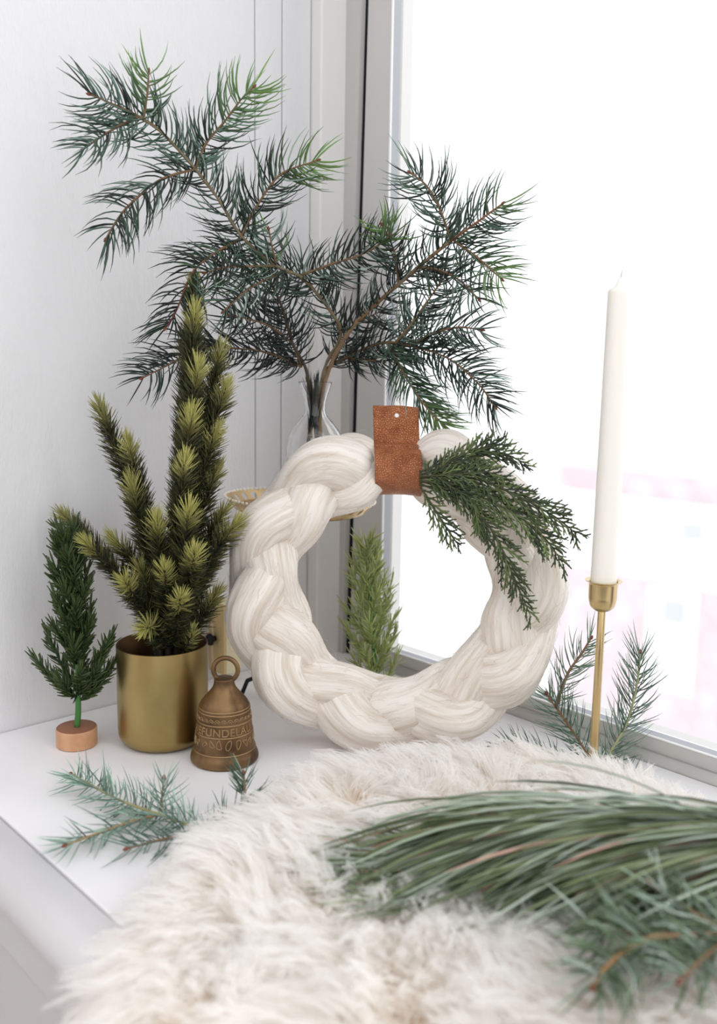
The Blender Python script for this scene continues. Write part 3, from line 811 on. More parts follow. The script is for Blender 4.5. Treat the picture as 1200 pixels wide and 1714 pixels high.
frond(pl((704, 815, YC), (726, 850, YC - .006), (748, 884, YC - .006), (770, 917, YC - .004)), 0.017)
frond(pl((702, 803, YC - .004), (755, 815, YC - .012), (795, 845, YC - .014), (815, 905, YC - .014)), 0.024)
frond(pl((702, 797, YC - .004), (760, 795, YC - .012), (810, 790, YC - .014), (850, 800, YC - .014)), 0.022)

# small easel that carries the wreath; one black foot shows behind the bell
ea = thing('wreath_stand', 'small black metal stand behind the wreath, its foot showing beside the bell', 'stand', [-0.09, 0.90, 0])
g = Geo(); q0 = onz(403, 1166, 0.003)
tube(g, [q0 + [0, 0, 0.0], q0 + [0.006, 0.010, 0.015], q0 + [0.030, 0.030, 0.020]], 0.0025, 8); g.build('leg', M['black'], ea)
g = Geo(); tube(g, [q0 + [0.165, 0.02, 0.0], q0 + [0.13, 0.030, 0.020]], 0.0025, 8); g.build('leg', M['black'], ea)
g = Geo(); tube(g, [q0 + [0.030, 0.030, 0.020], q0 + [0.13, 0.030, 0.020]], 0.0025, 8); g.build('crossbar', M['black'], ea)

# ------------------------------------------------------------------ brass pot and the spruce in it
PC = onz(272, 1241, 0.0) * [1, 1, 0] + [0, 0.006, 0]
PR = 0.0435; PH = 0.098
pot = thing('brass_pot', 'brushed brass cylinder pot holding the spruce, left of the bell', 'pot', PC)
g = Geo(); lathe(g, fillet([(0, 0.0008), (PR - 0.006, 0.0008), (PR - 0.0005, 0.008), (PR, 0.016), (PR, PH)], 0.006, 6), PC, 96)
g.build('body', M['brass'], pot)
g = Geo(); lathe(g, [(PR, PH), (PR - 0.0006, PH + 0.0006), (PR - 0.0012, PH), (PR - 0.0012, 0.05), (PR - 0.0012, 0.010), (0, 0.010)], PC, 96)
g.build('inside', M['brass_dark'], pot)
YP = float(PC[1])
spruce = thing('spruce_plant', 'artificial spruce with many pale-tipped shoots, standing in the brass pot', 'plant', PC + [0, 0, 0.012])
g = Geo()
for k in range(9):
    a = k * 2 * PI / 9; q = PC + [0.008 * math.cos(a) + 0.006, 0.008 * math.sin(a), 0.012]
    tube(g, [q, q + [0.002 * math.cos(a), 0.002 * math.sin(a), 0.06], q + [0.010 * math.cos(a), 0.01 * math.sin(a), 0.14]], [0.0032, 0.003, 0.002], 7, lin(40, 38, 32))
g.build('stem', M['bark'], spruce)
SD, SM, ST = lin(34, 42, 36), lin(64, 76, 56), lin(204, 200, 122)
def shoot(pts, Rn=0.0125, tipc=0.5, dens=1.0, tipcol=ST):
    P, ln = resample(pts, 50); T = unit(np.gradient(P, axis=0))
    g = Geo(); tube(g, P, np.linspace(0.0022, 0.0012, 50), 6, lin(50, 46, 34))
    tw_ = g.build('shoot', M['bark'], spruce)
    n = max(90, int(ln / 0.00022 * dens))
    K = 4; t = (np.arange(n) + rng.random(n)) / n
    idx = t * 49; i0 = np.minimum(idx.astype(int), 48); fr = (idx - i0)[:, None]
    base = P[i0] * (1 - fr) + P[i0 + 1] * fr; Tt = unit(T[i0])
    r1 = unit(np.cross(Tt, rng.normal(size=(n, 3))))
    endf = np.clip((t * ln - (ln - 0.012)) / 0.012, 0, 1)
    al = np.radians(50 - 34 * endf + 8 * rng.normal(size=n))
    L = 1.28 * Rn * (0.9 + 0.35 * rng.random(n)) * np.interp(t, [0, 0.12, 0.8, 1], [0.7, 1, 1, 0.85])
    d = np.cos(al)[:, None] * Tt + np.sin(al)[:, None] * r1
    s = np.linspace(0, 1, K)
    Pn = np.stack([base + L[:, None] * (d * x + Tt * 0.15 * x * x) for x in s], 1)
    Wd = 0.00064 * np.interp(s, [0, 0.5, 1], [1, 0.95, 0.2])[None] * np.ones((n, 1))
    f = np.clip((t * ln - (ln - 0.026)) / 0.020, 0, 1) * (0.25 + tipc)
    f = np.clip(f + 0.15 * rng.normal(size=n), 0, 1)[:, None]
    dark = SD * (0.7 + 0.5 * rng.random((n, 1))) * (1 - 0.35) + SM * 0.35 * rng.random((n, 1))
    c0 = dark * (1 - f) + tipcol * f * (0.8 + 0.3 * rng.random((n, 1)))
    c1 = c0 * 0.8 + np.asarray(tipcol) * (0.10 + 0.25 * f)
    sx = s[None, :, None]; col = c0[:, None] * (1 - sx) + c1[:, None] * sx
    V, Q, cc = strands(Pn, Wd, 3, col)
    h = Geo(); h.add(V, Q, None, cc); stuff(h.build('needles', M['needle'], tw_))
y = YP
shoot(pl((288, 1085, y), (296, 960, y + .012), (305, 820, y + .014), (314, 640, y + .012), (325, 478, y + .010)), 0.0125, 0.12)
shoot(pl((300, 880, y - .005), (312, 720, y - .002), (318, 620, y - .004), (327, 522, y - .006)), 0.0125, 0.75)
shoot(pl((300, 900, y - .008), (312, 790, y - .012), (320, 700, y - .016), (331, 612, y - .020)), 0.0125, 0.75)
shoot(pl((318, 820, y + .006), (340, 720, y + .006), (355, 650, y + .004), (370, 588, y + .002)), 0.0120, 0.35)
shoot(pl((310, 840, y), (340, 745, y - .002), (360, 700, y - .004), (378, 650, y - .006)), 0.0120, 0.5)
shoot(pl((296, 900, y - .012), (308, 810, y - .018), (314, 750, y - .024), (321, 694, y - .029)), 0.0130, 0.85)
shoot(pl((306, 900, y), (330, 820, y - .006), (346, 770, y - .008), (362, 722, y - .010)), 0.0120, 0.8)
shoot(pl((290, 980, y - .012), (298, 880, y - .024), (304, 820, y - .030), (310, 770, y - .035)), 0.0125, 0.8)
shoot(pl((298, 1000, y + .004), (325, 900, y), (345, 835, y - .003), (362, 785, y - .004)), 0.0115, 0.3)
shoot(pl((284, 1080, y + .004), (262, 960, y + .008), (222, 820, y + .004), (188, 735, y), (167, 682, y - .002)), 0.0120, 0.35)
shoot(pl((250, 880, y), (232, 810, y - .006), (222, 775, y - .010), (213, 740, y - .014)), 0.0110, 0.7)
shoot(pl((276, 1010, y), (250, 920, y - .010), (232, 860, y - .016), (221, 808, y - .018)), 0.0125, 0.6)
shoot(pl((282, 1085, y), (240, 1020, y - .006), (190, 950, y + .004), (140, 895, y + .016), (106, 862, y + .022)), 0.0115, 0.35)
shoot(pl((200, 960, y - .008), (172, 935, y - .016), (155, 920, y - .022), (143, 906, y - .026)), 0.0100, 0.6)
shoot(pl((276, 1060, y + .004), (248, 980, y + .004), (215, 930, y), (190, 902, y - .002)), 0.0120, 0.55)
shoot(pl((280, 1030, y - .014), (270, 950, y - .026), (266, 910, y - .032), (263, 872, y - .038)), 0.0130, 0.75)
shoot(pl((290, 1040, y - .014), (302, 950, y - .028), (310, 900, y - .036), (316, 852, y - .042)), 0.0130, 0.75)
shoot(pl((296, 1070, y), (330, 980, y - .010), (362, 920, y - .014), (396, 876, y - .016)), 0.0125, 0.55)
shoot(pl((298, 1030, y + .006), (330, 940, y + .006), (352, 895, y + .004), (374, 856, y + .002)), 0.0110, 0.3)
shoot(pl((294, 1050, y - .012), (310, 990, y - .034), (320, 960, y - .050), (326, 925, y - .064)), 0.0125, 0.8)
shoot(pl((270, 1060, y - .010), (236, 1010, y - .030), (220, 990, y - .044), (209, 972, y - .056)), 0.0120, 0.75)
shoot(pl((282, 1050, y - .016), (279, 1000, y - .034), (277, 975, y - .044), (275, 952, y - .052)), 0.0115, 0.7)
shoot(pl((288, 1080, y - .012), (296, 1040, y - .036), (300, 1020, y - .050), (302, 1000, y - .064)), 0.0125, 0.85)
shoot(pl((296, 1085, y + .002), (326, 1050, y - .006), (345, 1020, y - .010), (362, 994, y - .012)), 0.0120, 0.35)
shoot(pl((280, 1085, y - .012), (262, 1060, y - .034), (252, 1050, y - .048), (243, 1052, y - .060)), 0.0125, 0.75)
shoot(pl((286, 1085, y + .006), (282, 1000, y + .014), (270, 930, y + .018), (258, 880, y + .018)), 0.0130, 0.2)
shoot(pl((292, 1085, y + .004), (318, 1010, y + .012), (340, 960, y + .012), (362, 930, y + .012)), 0.0120, 0.2)
shoot(pl((284, 1088, y - .006), (262, 1020, y - .012), (248, 985, y - .016), (236, 950, y - .018)), 0.0120, 0.25)
shoot(pl((300, 1095, y - .010), (312, 1080, y - .018), (318, 1070, y - .022), (322, 1058, y - .026)), 0.0090, 0.4)

# ------------------------------------------------------------------ bronze bell
BC = onz(376, 1269, 0.0) * [1, 1, 0]
m_ = 1 / 1800.0
bell = thing('bronze_bell', 'small aged bronze hand bell with ring handle and raised lettering, beside the pot', 'bell', BC)
bp = [(0, 0.5), (40, 0.5), (55, 0.5), (57.5, 5), (56, 13), (52.5, 20), (50.5, 26), (49.5, 34), (47.5, 52), (45.5, 70), (43.5, 86), (41.5, 99), (38.5, 106), (31, 115), (24, 123), (18.5, 131), (16.5, 139), (17, 146), (0, 148)]
bprof = fillet(np.array(bp) * m_ * [1, 0.97], 0.004, 5)
g = Geo(); lathe(g, bprof, BC, 80); g.build('body', M['bell'], bell)
def bell_r(h): return float(np.interp(h, bprof[:, 1][8:], bprof[:, 0][8:]))
for hp in (24, 55, 75, 92, 97):
    h_ = hp * m_ * 0.97; g = Geo(); r_ = bell_r(h_)
    a = np.linspace(0, 2 * PI, 81)[:-1]
    tube(g, np.stack([BC[0] + r_ * np.cos(a), BC[1] + r_ * np.sin(a), np.full(80, h_)], 1), 0.0007, 6, closed=True)
    g.build('raised_band', M['bell_high'], bell)
g = Geo()
for i in range(26):                                   # scalloped ornament between two bands
    a0 = i * 2 * PI / 26
    for rs in (3.9, 2.0):
        arc = []
        for t in np.linspace(0, PI, 8):
            h_ = (79.5 + rs * 1.6 * math.sin(t)) * m_ * 0.97; aa = a0 + (rs / 4.4) * math.cos(t) * PI / 26; r_ = bell_r(h_) + 0.0002
            arc.append(BC + [r_ * math.cos(aa), r_ * math.sin(aa), h_])
        tube(g, arc, 0.00045, 5)
stuff(g.build('scallop_ornament', M['bell_high'], bell))
def bell_text(s, hp, size, centre):
    cu = bpy.data.curves.new('lettering', 'FONT'); cu.body = s; cu.size = size; cu.extrude = 0.0008; cu.align_x = 'CENTER'; cu.space_character = 1.05; cu.offset = 0.00012
    o = bpy.data.objects.new('lettering', cu); C.objects.link(o)
    bpy.context.view_layer.update()
    d = bpy.context.evaluated_depsgraph_get(); me = bpy.data.meshes.new_from_object(o.evaluated_get(d)); bpy.data.objects.remove(o)
    for v in me.vertices:
        h_ = hp * m_ * 0.97 + v.co.y; r_ = bell_r(h_) + v.co.z
        a = centre + v.co.x / bell_r(hp * m_)
        v.co = (r_ * math.cos(a), r_ * math.sin(a), h_)
    me.materials.clear(); me.materials.append(M['bell_high'])
    ob = bpy.data.objects.new('lettering', me); C.objects.link(ob); ob.parent = bell
    return ob
bell_text('OEFUNDELAU', 58.5, 0.0098, -PI / 2 - 0.0)
g = Geo()
for i in range(18):                                   # leafy relief below the lettering
    a0 = -PI / 2 + (i - 9) * 0.30
    for s_ in (-1, 1):
        arc = []
        for t in np.linspace(0, 1, 8):
            h_ = (36 + 14 * t + 2.5 * math.sin(5 * t + i)) * m_ * 0.97; aa = a0 + s_ * 0.085 * math.sin(t * PI) + 0.05 * math.sin(i * 1.7 + t * 3); r_ = bell_r(h_) + 0.0001
            arc.append(BC + [r_ * math.cos(aa), r_ * math.sin(aa), h_])
        tube(g, arc, 0.0005, 5)
stuff(g.build('leaf_ornament', M['bell_high'], bell))
g = Geo(); a = np.linspace(0, 2 * PI, 49)[:-1]; rc = BC + [0.0015, 0, 0.0862]
tube(g, np.stack([rc[0] + 0.0113 * np.cos(a), np.full(48, rc[1]), rc[2] + 0.0113 * np.sin(a)], 1), 0.0022, 10, closed=True)
g.build('ring_handle', M['bell'], bell)

# ------------------------------------------------------------------ candle in its holder
CC = np.array([0.2160, 0.785, 0.0])
hol = thing('candle_holder', 'slim tall brass candle holder carrying the white candle, at right before the window', 'candle holder', CC)
g = Geo(); lathe(g, fillet([(0, 0.0006), (0.027, 0.0006), (0.027, 0.003), (0.006, 0.0055), (0.0040, 0.012), (0.0035, 0.10), (0.0035, 0.1565), (0.0, 0.1566)], 0.002), CC, 48)
g.build('stem', M['stand_brass'], hol)
g = Geo(); lathe(g, fillet([(0.0, 0.1545), (0.006, 0.1552), (0.0105, 0.159), (0.0122, 0.166), (0.0124, 0.1805), (0.0158, 0.1822), (0.0160, 0.1828), (0.0118, 0.1818), (0.0112, 0.166), (0, 0.164)], 0.0015), CC, 56)
g.build('cup', M['stand_brass'], hol)
can = thing('taper_candle', 'tall white unlit taper candle standing in the brass holder before the window', 'candle', CC + [0, 0, 0.1645])
ct = 0.437
g = Geo(); lathe(g, fillet([(0, 0.1648), (0.0109, 0.1648), (0.0113, 0.183), (0.0100, ct - 0.0075), (0.0092, ct - 0.0055), (0.0048, ct - 0.003), (0.0030, ct + 0.001), (0.0012, ct + 0.0045), (0, ct + 0.005)], 0.002), CC, 48)
g.build('wax', M['candle'], can)
g = Geo(); tube(g, [CC + [0, 0, ct + 0.003], CC + [0.0002, 0, ct + 0.007], CC + [0.0010, 0, ct + 0.0105]], [0.0009, 0.0008, 0.0006], 7)
g.build('wick', M['wick'], can)

# ------------------------------------------------------------------ two small trees
def small_tree(root, stem, levels, c0, c1, ctip, Ln, mat, wn=0.0008, sdens=1.0):
    P, ln = resample(stem, 60); g = Geo(); tube(g, P, np.linspace(0.0030, 0.0010, 60), 8, lin(66, 120, 60)); g.build('trunk', M['bark'], root)
    for f, ang, L, az in levels:
        k = int(f * 59); p = P[k]; t = unit(P[min(k + 1, 59)] - P[max(k - 1, 0)])
        o = np.array([math.cos(az), math.sin(az), 0.0]); a = math.radians(ang)
        d = math.cos(a) * t + math.sin(a) * o
        x = np.linspace(0, 1, 14)[:, None]
        B = p + d * L * x + t * L * 0.32 * x ** 2 + 0.02 * L * rng.normal(size=3) * x
        g = Geo(); tube(g, B, np.linspace(0.0012, 0.0007, 14), 5, c0)
        T = unit(np.gradient(B, axis=0)); n = int((L / 0.00085 + 8) * sdens); K = 4
        tt = 0.06 + 0.94 * (np.arange(n) + rng.random(n)) / n; i0 = np.minimum((tt * 13).astype(int), 12)
        fr = (tt * 13 - i0)[:, None]; bs = B[i0] * (1 - fr) + B[i0 + 1] * fr; Tt = T[i0]
        r1 = unit(np.cross(Tt, rng.normal(size=(n, 3))))
        al = np.radians((40 + 9 * rng.normal(size=n)) * np.where(tt > 0.9, 0.4, 1))
        dd = np.cos(al)[:, None] * Tt + np.sin(al)[:, None] * r1; s = np.linspace(0, 1, K)
        LL = Ln * (0.7 + 0.6 * rng.random(n))[:, None]
        Pn = np.stack([bs + LL * (dd * y + (Tt * 0.18 + np.array([0, 0, 0.12])) * y * y) for y in s], 1)
        Wd = wn * np.interp(s, [0, 0.7, 1], [0.9, 1, 0.45])[None] * np.ones((n, 1))
        ca = c0 * (0.7 + 0.5 * rng.random((n, 1))) + (c1 - c0) * rng.random((n, 1)) * 0.6
        cb = ca * 0.55 + ctip * 0.45 * (0.6 + 0.6 * rng.random((n, 1)))
        sx = s[None, :, None]; V, Q, cc = strands(Pn, Wd, 4, ca[:, None] * (1 - sx) + cb[:, None] * sx)
        g.add(V, Q, None, cc); g.build('branch', mat, root)
TC = onz(129, 1246, 0.0) * [1, 1, 0]
t1 = thing('small_tree', 'small dark green toy tree on a round wooden base, at far left by the pot', 'toy tree', TC)
g = Geo(); lathe(g, fillet([(0, 0.0004), (0.0186, 0.0004), (0.0192, 0.0012), (0.0192, 0.0172), (0.0186, 0.018)], 0.0008), TC, 56)
wb = g.build('wooden_base', M['wood'], t1)
g = Geo(); lathe(g, [(0.0186, 0.018), (0.0182, 0.0182), (0, 0.0182)], TC, 56); g.build('base_top', M['wood_top'], t1)
y = float(TC[1]); st1 = [TC + [0.0005, 0, 0.0178]] + pl((131, 1180, y), (128, 1080, y), (118, 970, y), (112, 892, y))
lv = [(0.16, 58, 0.046, PI + 0.1), (0.15, 54, 0.045, 0.05), (0.17, 50, 0.036, -1.2), (0.17, 50, 0.036, 1.6), (0.20, 48, 0.052, PI - 0.5), (0.19, 46, 0.048, 0.6), (0.16, 56, 0.032, -2.0), (0.18, 52, 0.034, -0.5), (0.15, 60, 0.03, 0.0), (0.20, 40, 0.05, -0.15)]
gr_ = 0
for f in np.linspace(0.30, 0.97, 30):
    gr_ += 2.4
    L = float(np.interp(f, [0.30, 0.45, 0.65, 0.85, 0.97], [0.030, 0.030, 0.028, 0.020, 0.011]))
    lv.append((f, 38 + 6 * rng.normal(), L * (0.85 + 0.3 * rng.random()), gr_))
small_tree(t1, st1, lv, lin(46, 66, 40), lin(78, 100, 54), lin(104, 120, 66), 0.0105, M['needle'], 0.00085, 1.25)
t2c = onz(630, 1172, 0.0) * [1, 1, 0]
t2 = thing('small_tree', 'small light green backlit toy tree seen through the wreath opening', 'toy tree', t2c)
y = float(t2c[1]); st2 = [t2c + [0, 0, 0.0005]] + pl((628, 1120, y), (622, 1030, y), (617, 960, y), (613, 902, y))
lv = []; gr_ = 1.0
for f in np.linspace(0.04, 0.97, 36):
    gr_ += 2.4
    L = float(np.interp(f, [0.04, 0.2, 0.4, 0.7, 0.97], [0.038, 0.042, 0.037, 0.026, 0.011]))
    lv.append((f, 42 + 6 * rng.normal(), L * (0.85 + 0.3 * rng.random()), gr_))
small_tree(t2, st2, lv, lin(176, 192, 118), lin(206, 214, 148), lin(232, 236, 192), 0.0115, M['needle_soft'], 0.00070, 0.75)
g = Geo(); lathe(g, fillet([(0, 0.0004), (0.015, 0.0004), (0.015, 0.012), (0, 0.012)], 0.001), t2c, 40); g.build('wooden_base', M['wood'], t2)

# cream wooden box on the wall between pot and wreath, with its dark knob and twine
bb = 0.176
wb_ = thing('wall_box', 'small cream wooden box with dark round knob, on wall between pot and wreath', 'box', W(AW, bb, 0.1))
def wall_b(px):
    d = Fv + Rv * (px - 600) / FPX - Uv * (1060 - 857) / FPX
    o = W(AW + 0.03, 0, 0); t = ((o - EYE) @ VA) / (d @ VA); p = EYE + d * t
    return -((p - SO) @ UB), p[2]
b0_, zc_ = wall_b(378); b1_, _ = wall_b(404)
g = Geo(); box(g, AW + 0.0004, AW + 0.03, b1_, b0_, 0.012, 0.095, bev=0.001); g.build('body', M['cream'], wb_, smooth=False)
g = Geo(); box(g, AW + 0.0004, AW + 0.0302, b0_ + 0.0002, b0_ + 0.003, 0.012, 0.095, bev=0.0005); g.build('side_panel', M['cream_side'], wb_, smooth=False)
g = Geo(); kc = W(AW + 0.014, b0_ + 0.0033, 0.053)
ax = np.stack([VA, np.array([0, 0, 1.0]), -UB], 1)
lathe(g, fillet([(0, 0), (0.003, 0), (0.004, 0.004), (0.0075, 0.007), (0.0065, 0.010), (0, 0.011)], 0.001), kc, 28, axis=ax); g.build('knob', M['black'], wb_)
g = Geo(); kk = kc - UB * 0.006
tube(g, resample([kk + [0, 0, 0.022], kk + [0.002, 0, 0.008], kk, kk + VA * -0.012 + [0, 0, 0.004], kk + VA * -0.018 + [0, 0, -0.003], kk + VA * -0.010 + [0, 0, -0.006], kk + [0, 0, -0.002], kk + VA * 0.003 + [0, 0, -0.03]], 50)[0], 0.0009, 6); g.build('twine', M['twine'], wb_)

# ------------------------------------------------------------------ sprigs lying on the bench
PP = [(lin(170, 196, 182), 4), (lin(134, 164, 148), 3), (lin(100, 128, 112), 2)]
def lay(par, pts, pal, L=0.028, dens=1.0, **kw):
    return sprig(par, pts, 0.0013, 0.0008, L * 1.1, 0.0006, pal, dens=dens, up=kw.pop('up', (0, -0.35, 1)), **{'alpha': (58, 38), **kw})
def gz(*q): return [onz(*p) for p in q]
s1 = thing('fir_sprig', 'pale blue-green fir sprig lying on the bench before the pot and bell', 'sprig', onz(333, 1392, 0))
lay(s1, gz((350, 1398, .010), (300, 1375, .010), (250, 1358, .011), (187, 1333, .012), (121, 1296, .015)), PP, dens=1.2, bark0=lin(170, 160, 110), bark1=lin(160, 150, 110), lift=0.05)
lay(s1, gz((262, 1364, .010), (220, 1375, .009), (179, 1389, .008), (112, 1414, .008)), PP, L=0.029, dens=1.1, bark0=lin(180, 140, 100), bark1=lin(170, 140, 100), lift=0.1)
lay(s1, gz((268, 1362, .010), (270, 1345, .014), (272, 1325, .022), (274, 1305, .030)), PP, L=0.024, dens=1.0, alpha=(58, 44))
lay(s1, gz((345, 1396, .009), (300, 1400, .008), (260, 1408, .007), (215, 1420, .007)), [(lin(84, 112, 98), 4), (lin(112, 144, 128), 2)], dens=0.9)
s2 = thing('fir_sprig', 'small dark upright fir tip poking out of fleece before the bell', 'sprig', onz(400, 1385, 0))
PB = [(lin(66, 94, 74), 4), (lin(96, 124, 100), 3), (lin(140, 160, 140), 1)]
lay(s2, gz((350, 1398, .008), (380, 1366, .008), (405, 1350, .012), (410, 1325, .024), (408, 1297, .036)), PB, L=0.024, dens=1.5, alpha=(55, 42))

s3 = thing('fir_sprig', 'green fir sprig standing and lying around the brass candle holder foot', 'sprig', onz(1000, 1320, 0))
PQ = [(lin(112, 140, 122), 4), (lin(150, 170, 156), 3), (lin(82, 108, 90), 2)]
KW = dict(up=(0, -1, 0.4))
def ls(pts, pal=PQ, L=0.031, dens=1.0, **kw):
    k = dict(KW); k['alpha'] = (52, 36); k.update(kw)
    return sprig(s3, pts, 0.0015, 0.0009, L * 1.12, 0.00062, pal, dens=dens, **k)
YS = .80
ls(pl((1000, 1300, .80), (985, 1266, .812), (957, 1222, .825), (932, 1187, .835), (916, 1163, .84)), dens=1.2, bark1=lin(150, 110, 80))
ls(pl((930, 1185, .835), (950, 1128, .838), (972, 1096, .84), (988, 1070, .842)), [(lin(130, 156, 132), 4), (lin(100, 130, 108), 3)], L=0.026, dens=0.95)
ls(pl((1000, 1300, .80), (1020, 1262, .812), (1050, 1208, .825), (1067, 1140, .835), (1071, 1094, .84)), dens=1.2, bark0=lin(164, 168, 124), bark1=lin(164, 168, 124))
ls(gz((985, 1308, .012), (945, 1290, .012), (900, 1265, .014), (845, 1246, .018)), [(lin(58, 84, 62), 4), (lin(90, 118, 96), 2)], L=0.024, dens=1.3, up=(0, -0.5, 1))
ls(gz((1000, 1312, .010), (1030, 1312, .012), (1060, 1300, .018)), [(lin(70, 92, 76), 4)], L=0.022, dens=0.9, up=(0, -0.4, 1))

# ------------------------------------------------------------------ fleece rug, hanging a little over the bench's front edge
def ab_of(p):
    d = np.asarray(p) - SO; return np.array([d @ VA, -(d @ UB)])
outline_px = [(850, 1300), (760, 1302), (690, 1306), (620, 1313), (560, 1326), (505, 1352), (450, 1390), (395, 1428), (345, 1470), (305, 1512)]
poly = [ab_of(onz(x, y_, 0.0)) for x, y_ in outline_px] + [np.array(q) for q in ((0.285, 0.51), (0.312, 0.555), (0.345, 0.61), (0.375, 0.66), (0.62, 0.66), (0.86, 0.50), (0.86, 0.12), (0.60, 0.085), (0.45, 0.100), (0.36, 0.092), (0.29, 0.100))]
poly = np.array(poly)
def inside(p):
    x, y_ = p[..., 0], p[..., 1]; r = np.zeros(x.shape, bool); j = len(poly) - 1
    for i in range(len(poly)):
        xi, yi = poly[i]; xj, yj = poly[j]
        cnd = ((yi > y_) != (yj > y_)) & (x < (xj - xi) * (y_ - yi) / (yj - yi + 1e-12) + xi); r ^= cnd; j = i
    return r
def edge_dist(p):
    d = np.full(p.shape[:-1], 9.0)
    for i in range(len(poly)):
        a, b = poly[i - 1], poly[i]; ab = b - a
        t = np.clip(((p - a) @ ab) / (ab @ ab), 0, 1); d = np.minimum(d, np.linalg.norm(p - a - t[..., None] * ab, axis=-1))
    return d
BE, RC = 0.528, 0.020                          # where the rug starts to bend over the edge, and the bend's radius
def drape(a, b, h):
    """bench-surface coordinates to space; beyond BE the rug bends down over the nosing"""
    a = np.asarray(a, float); b = np.asarray(b, float); h = np.asarray(h, float) + 0 * a
    th = np.clip((b - BE) / (RC + 0.004), 0, PI / 2)
    rest = np.maximum(b - BE - (RC + 0.004) * PI / 2, 0)
    over = b > BE
    bb = np.where(over, BE + (RC + h) * np.sin(th), b)
    zz = np.where(over, -RC + (RC + h) * np.cos(th) - rest, h)
    return SO + a[..., None] * VA - bb[..., None] * UB + zz[..., None] * np.array([0, 0, 1.0])
rug_o = W(0.45, 0.30, 0.0)
rug = thing('fleece_rug', 'fluffy cream sheepskin rug spread over the bench and hanging over its front edge', 'rug', rug_o)
ga, gb = np.meshgrid(np.arange(0.13, 0.88, 0.008), np.arange(0.05, 0.68, 0.008), indexing='ij')
pt = np.stack([ga, gb], -1); ins = inside(pt); ed = edge_dist(pt)
hh = np.where(ins, 0.003 + 0.014 * np.clip(ed / 0.05, 0, 1) ** 0.7, 0.002)
Vt = drape(ga, gb, hh); idx = np.arange(ga.size).reshape(ga.shape)
cell = ins[:-1, :-1] & ins[1:, :-1] & ins[1:, 1:] & ins[:-1, 1:]
Q = np.stack([idx[:-1, :-1], idx[1:, :-1], idx[1:, 1:], idx[:-1, 1:]], -1)[cell]
Vb = drape(ga, gb, np.full(ga.shape, 0.0012))
g = Geo(); g.add(Vt.reshape(-1, 3), Q[:, ::-1]); g.add(Vb.reshape(-1, 3), Q)
g.build('hide', M['hide'], rug)
# the pile: locks of wool, each a bundle of fibres that draw together at the tip
NT = 12000
ca_ = rng.uniform(0.13, 0.88, NT * 3); cb_ = rng.uniform(0.05, 0.68, NT * 3); pq = np.stack([ca_, cb_], -1)
keep = inside(pq); pq = pq[keep]
# keep what the bench and a step beside the camera can show
pq = pq[:NT]; NT = len(pq)
edt = edge_dist(pq)
h0 = 0.003 + 0.014 * np.clip(edt / 0.05, 0, 1) ** 0.7
base = drape(pq[:, 0], pq[:, 1], h0)
e_ = 0.002
du = (drape(pq[:, 0] + e_, pq[:, 1], h0) - drape(pq[:, 0] - e_, pq[:, 1], h0)); dv = (drape(pq[:, 0], pq[:, 1] + e_, h0) - drape(pq[:, 0], pq[:, 1] - e_, h0))
du, dv = unit(du), unit(dv); nrm = unit(np.cross(dv, du)); nrm = np.where((nrm[:, 2:3] < -0.2), -nrm, nrm)
# waving flow of the pile: outward and towards the front edge
def wave(p, f, ph): return np.sin(p[:, 0] * f + 3.1 * np.sin(p[:, 1] * f * 0.7 + ph) + ph)
fa = 0.55 * wave(pq, 28, 0.4) + 0.35 * wave(pq, 61, 2.0); fb = 0.55 + 0.5 * wave(pq[:, ::-1], 31, 1.1) + 0.3 * wave(pq, 74, 4.0)
cen = np.array([0.46, 0.28]); outw = unit(pq - cen); ew = np.clip(1 - edt / 0.06, 0, 1)[:, None]
fl = np.stack([fa - 0.25, fb], -1) * (1 - 0.6 * ew) + outw * 1.3 * ew
flow = du * fl[:, :1] + dv * fl[:, 1:]
lean = (0.75 + 0.3 * rng.random((NT, 1)))
axis = unit(nrm * 0.85 + flow * lean * 0.8 + 0.22 * rng.normal(size=(NT, 3)))
Lt = (0.034 + 0.014 * rng.random(NT)) * (1 - 0.45 * np.clip(1 - edt / 0.03, 0, 1))
m = 12; K = 5; s = np.linspace(0, 1, K)
off = rng.normal(size=(NT, m, 3)) * 0.0046
droop = np.array([0, 0, -1.0])
cl = np.interp(s, [0, 0.5, 1], [1.0, 0.55, 0.26])
curl = rng.normal(size=(NT, 1, 3)) * 0.006
Ps = []
for k, x in enumerate(s):
    c = base + axis * (Lt * x)[:, None] + (flow * 0.35 + droop * 0.28) * (Lt * x * x)[:, None]
    Ps.append(c[:, None] + off * cl[k] + curl * math.sin(x * 3.0) * x + rng.normal(size=(NT, m, 3)) * 0.0009 * x)
Pn = np.stack(Ps, 2).reshape(NT * m, K, 3)
flat_low = Pn[:, :, 2] < 0.001
inside_b = ((Pn - SO) @ -UB) < BE + 0.01
Pn[:, :, 2] = np.where(flat_low & inside_b, 0.001 + 0.0008 * rng.random(Pn.shape[:2]), Pn[:, :, 2])
Wd = 0.00070 * np.interp(s, [0, 0.4, 1], [1.0, 0.9, 0.18])[None] * (0.7 + 0.6 * rng.random((NT * m, 1)))
warm = np.repeat(rng.random((NT, 1)), m, 0)
c_root = lin(249, 241, 230) * (1 - warm) + lin(253, 250, 246) * warm
c_tip = lin(254, 253, 252) * (0.97 + 0.03 * rng.random((NT * m, 1)))
kx = np.interp(s, [0, 0.45, 1], [0.0, 0.75, 1.0])[None, :, None]
V, Q, cc = strands(Pn, Wd, 2, c_root[:, None] * (1 - kx) + c_tip[:, None] * kx)
h = Geo(); h.add(V, Q, None, cc)
stuff(h.build('pile', M['fur'], rug))

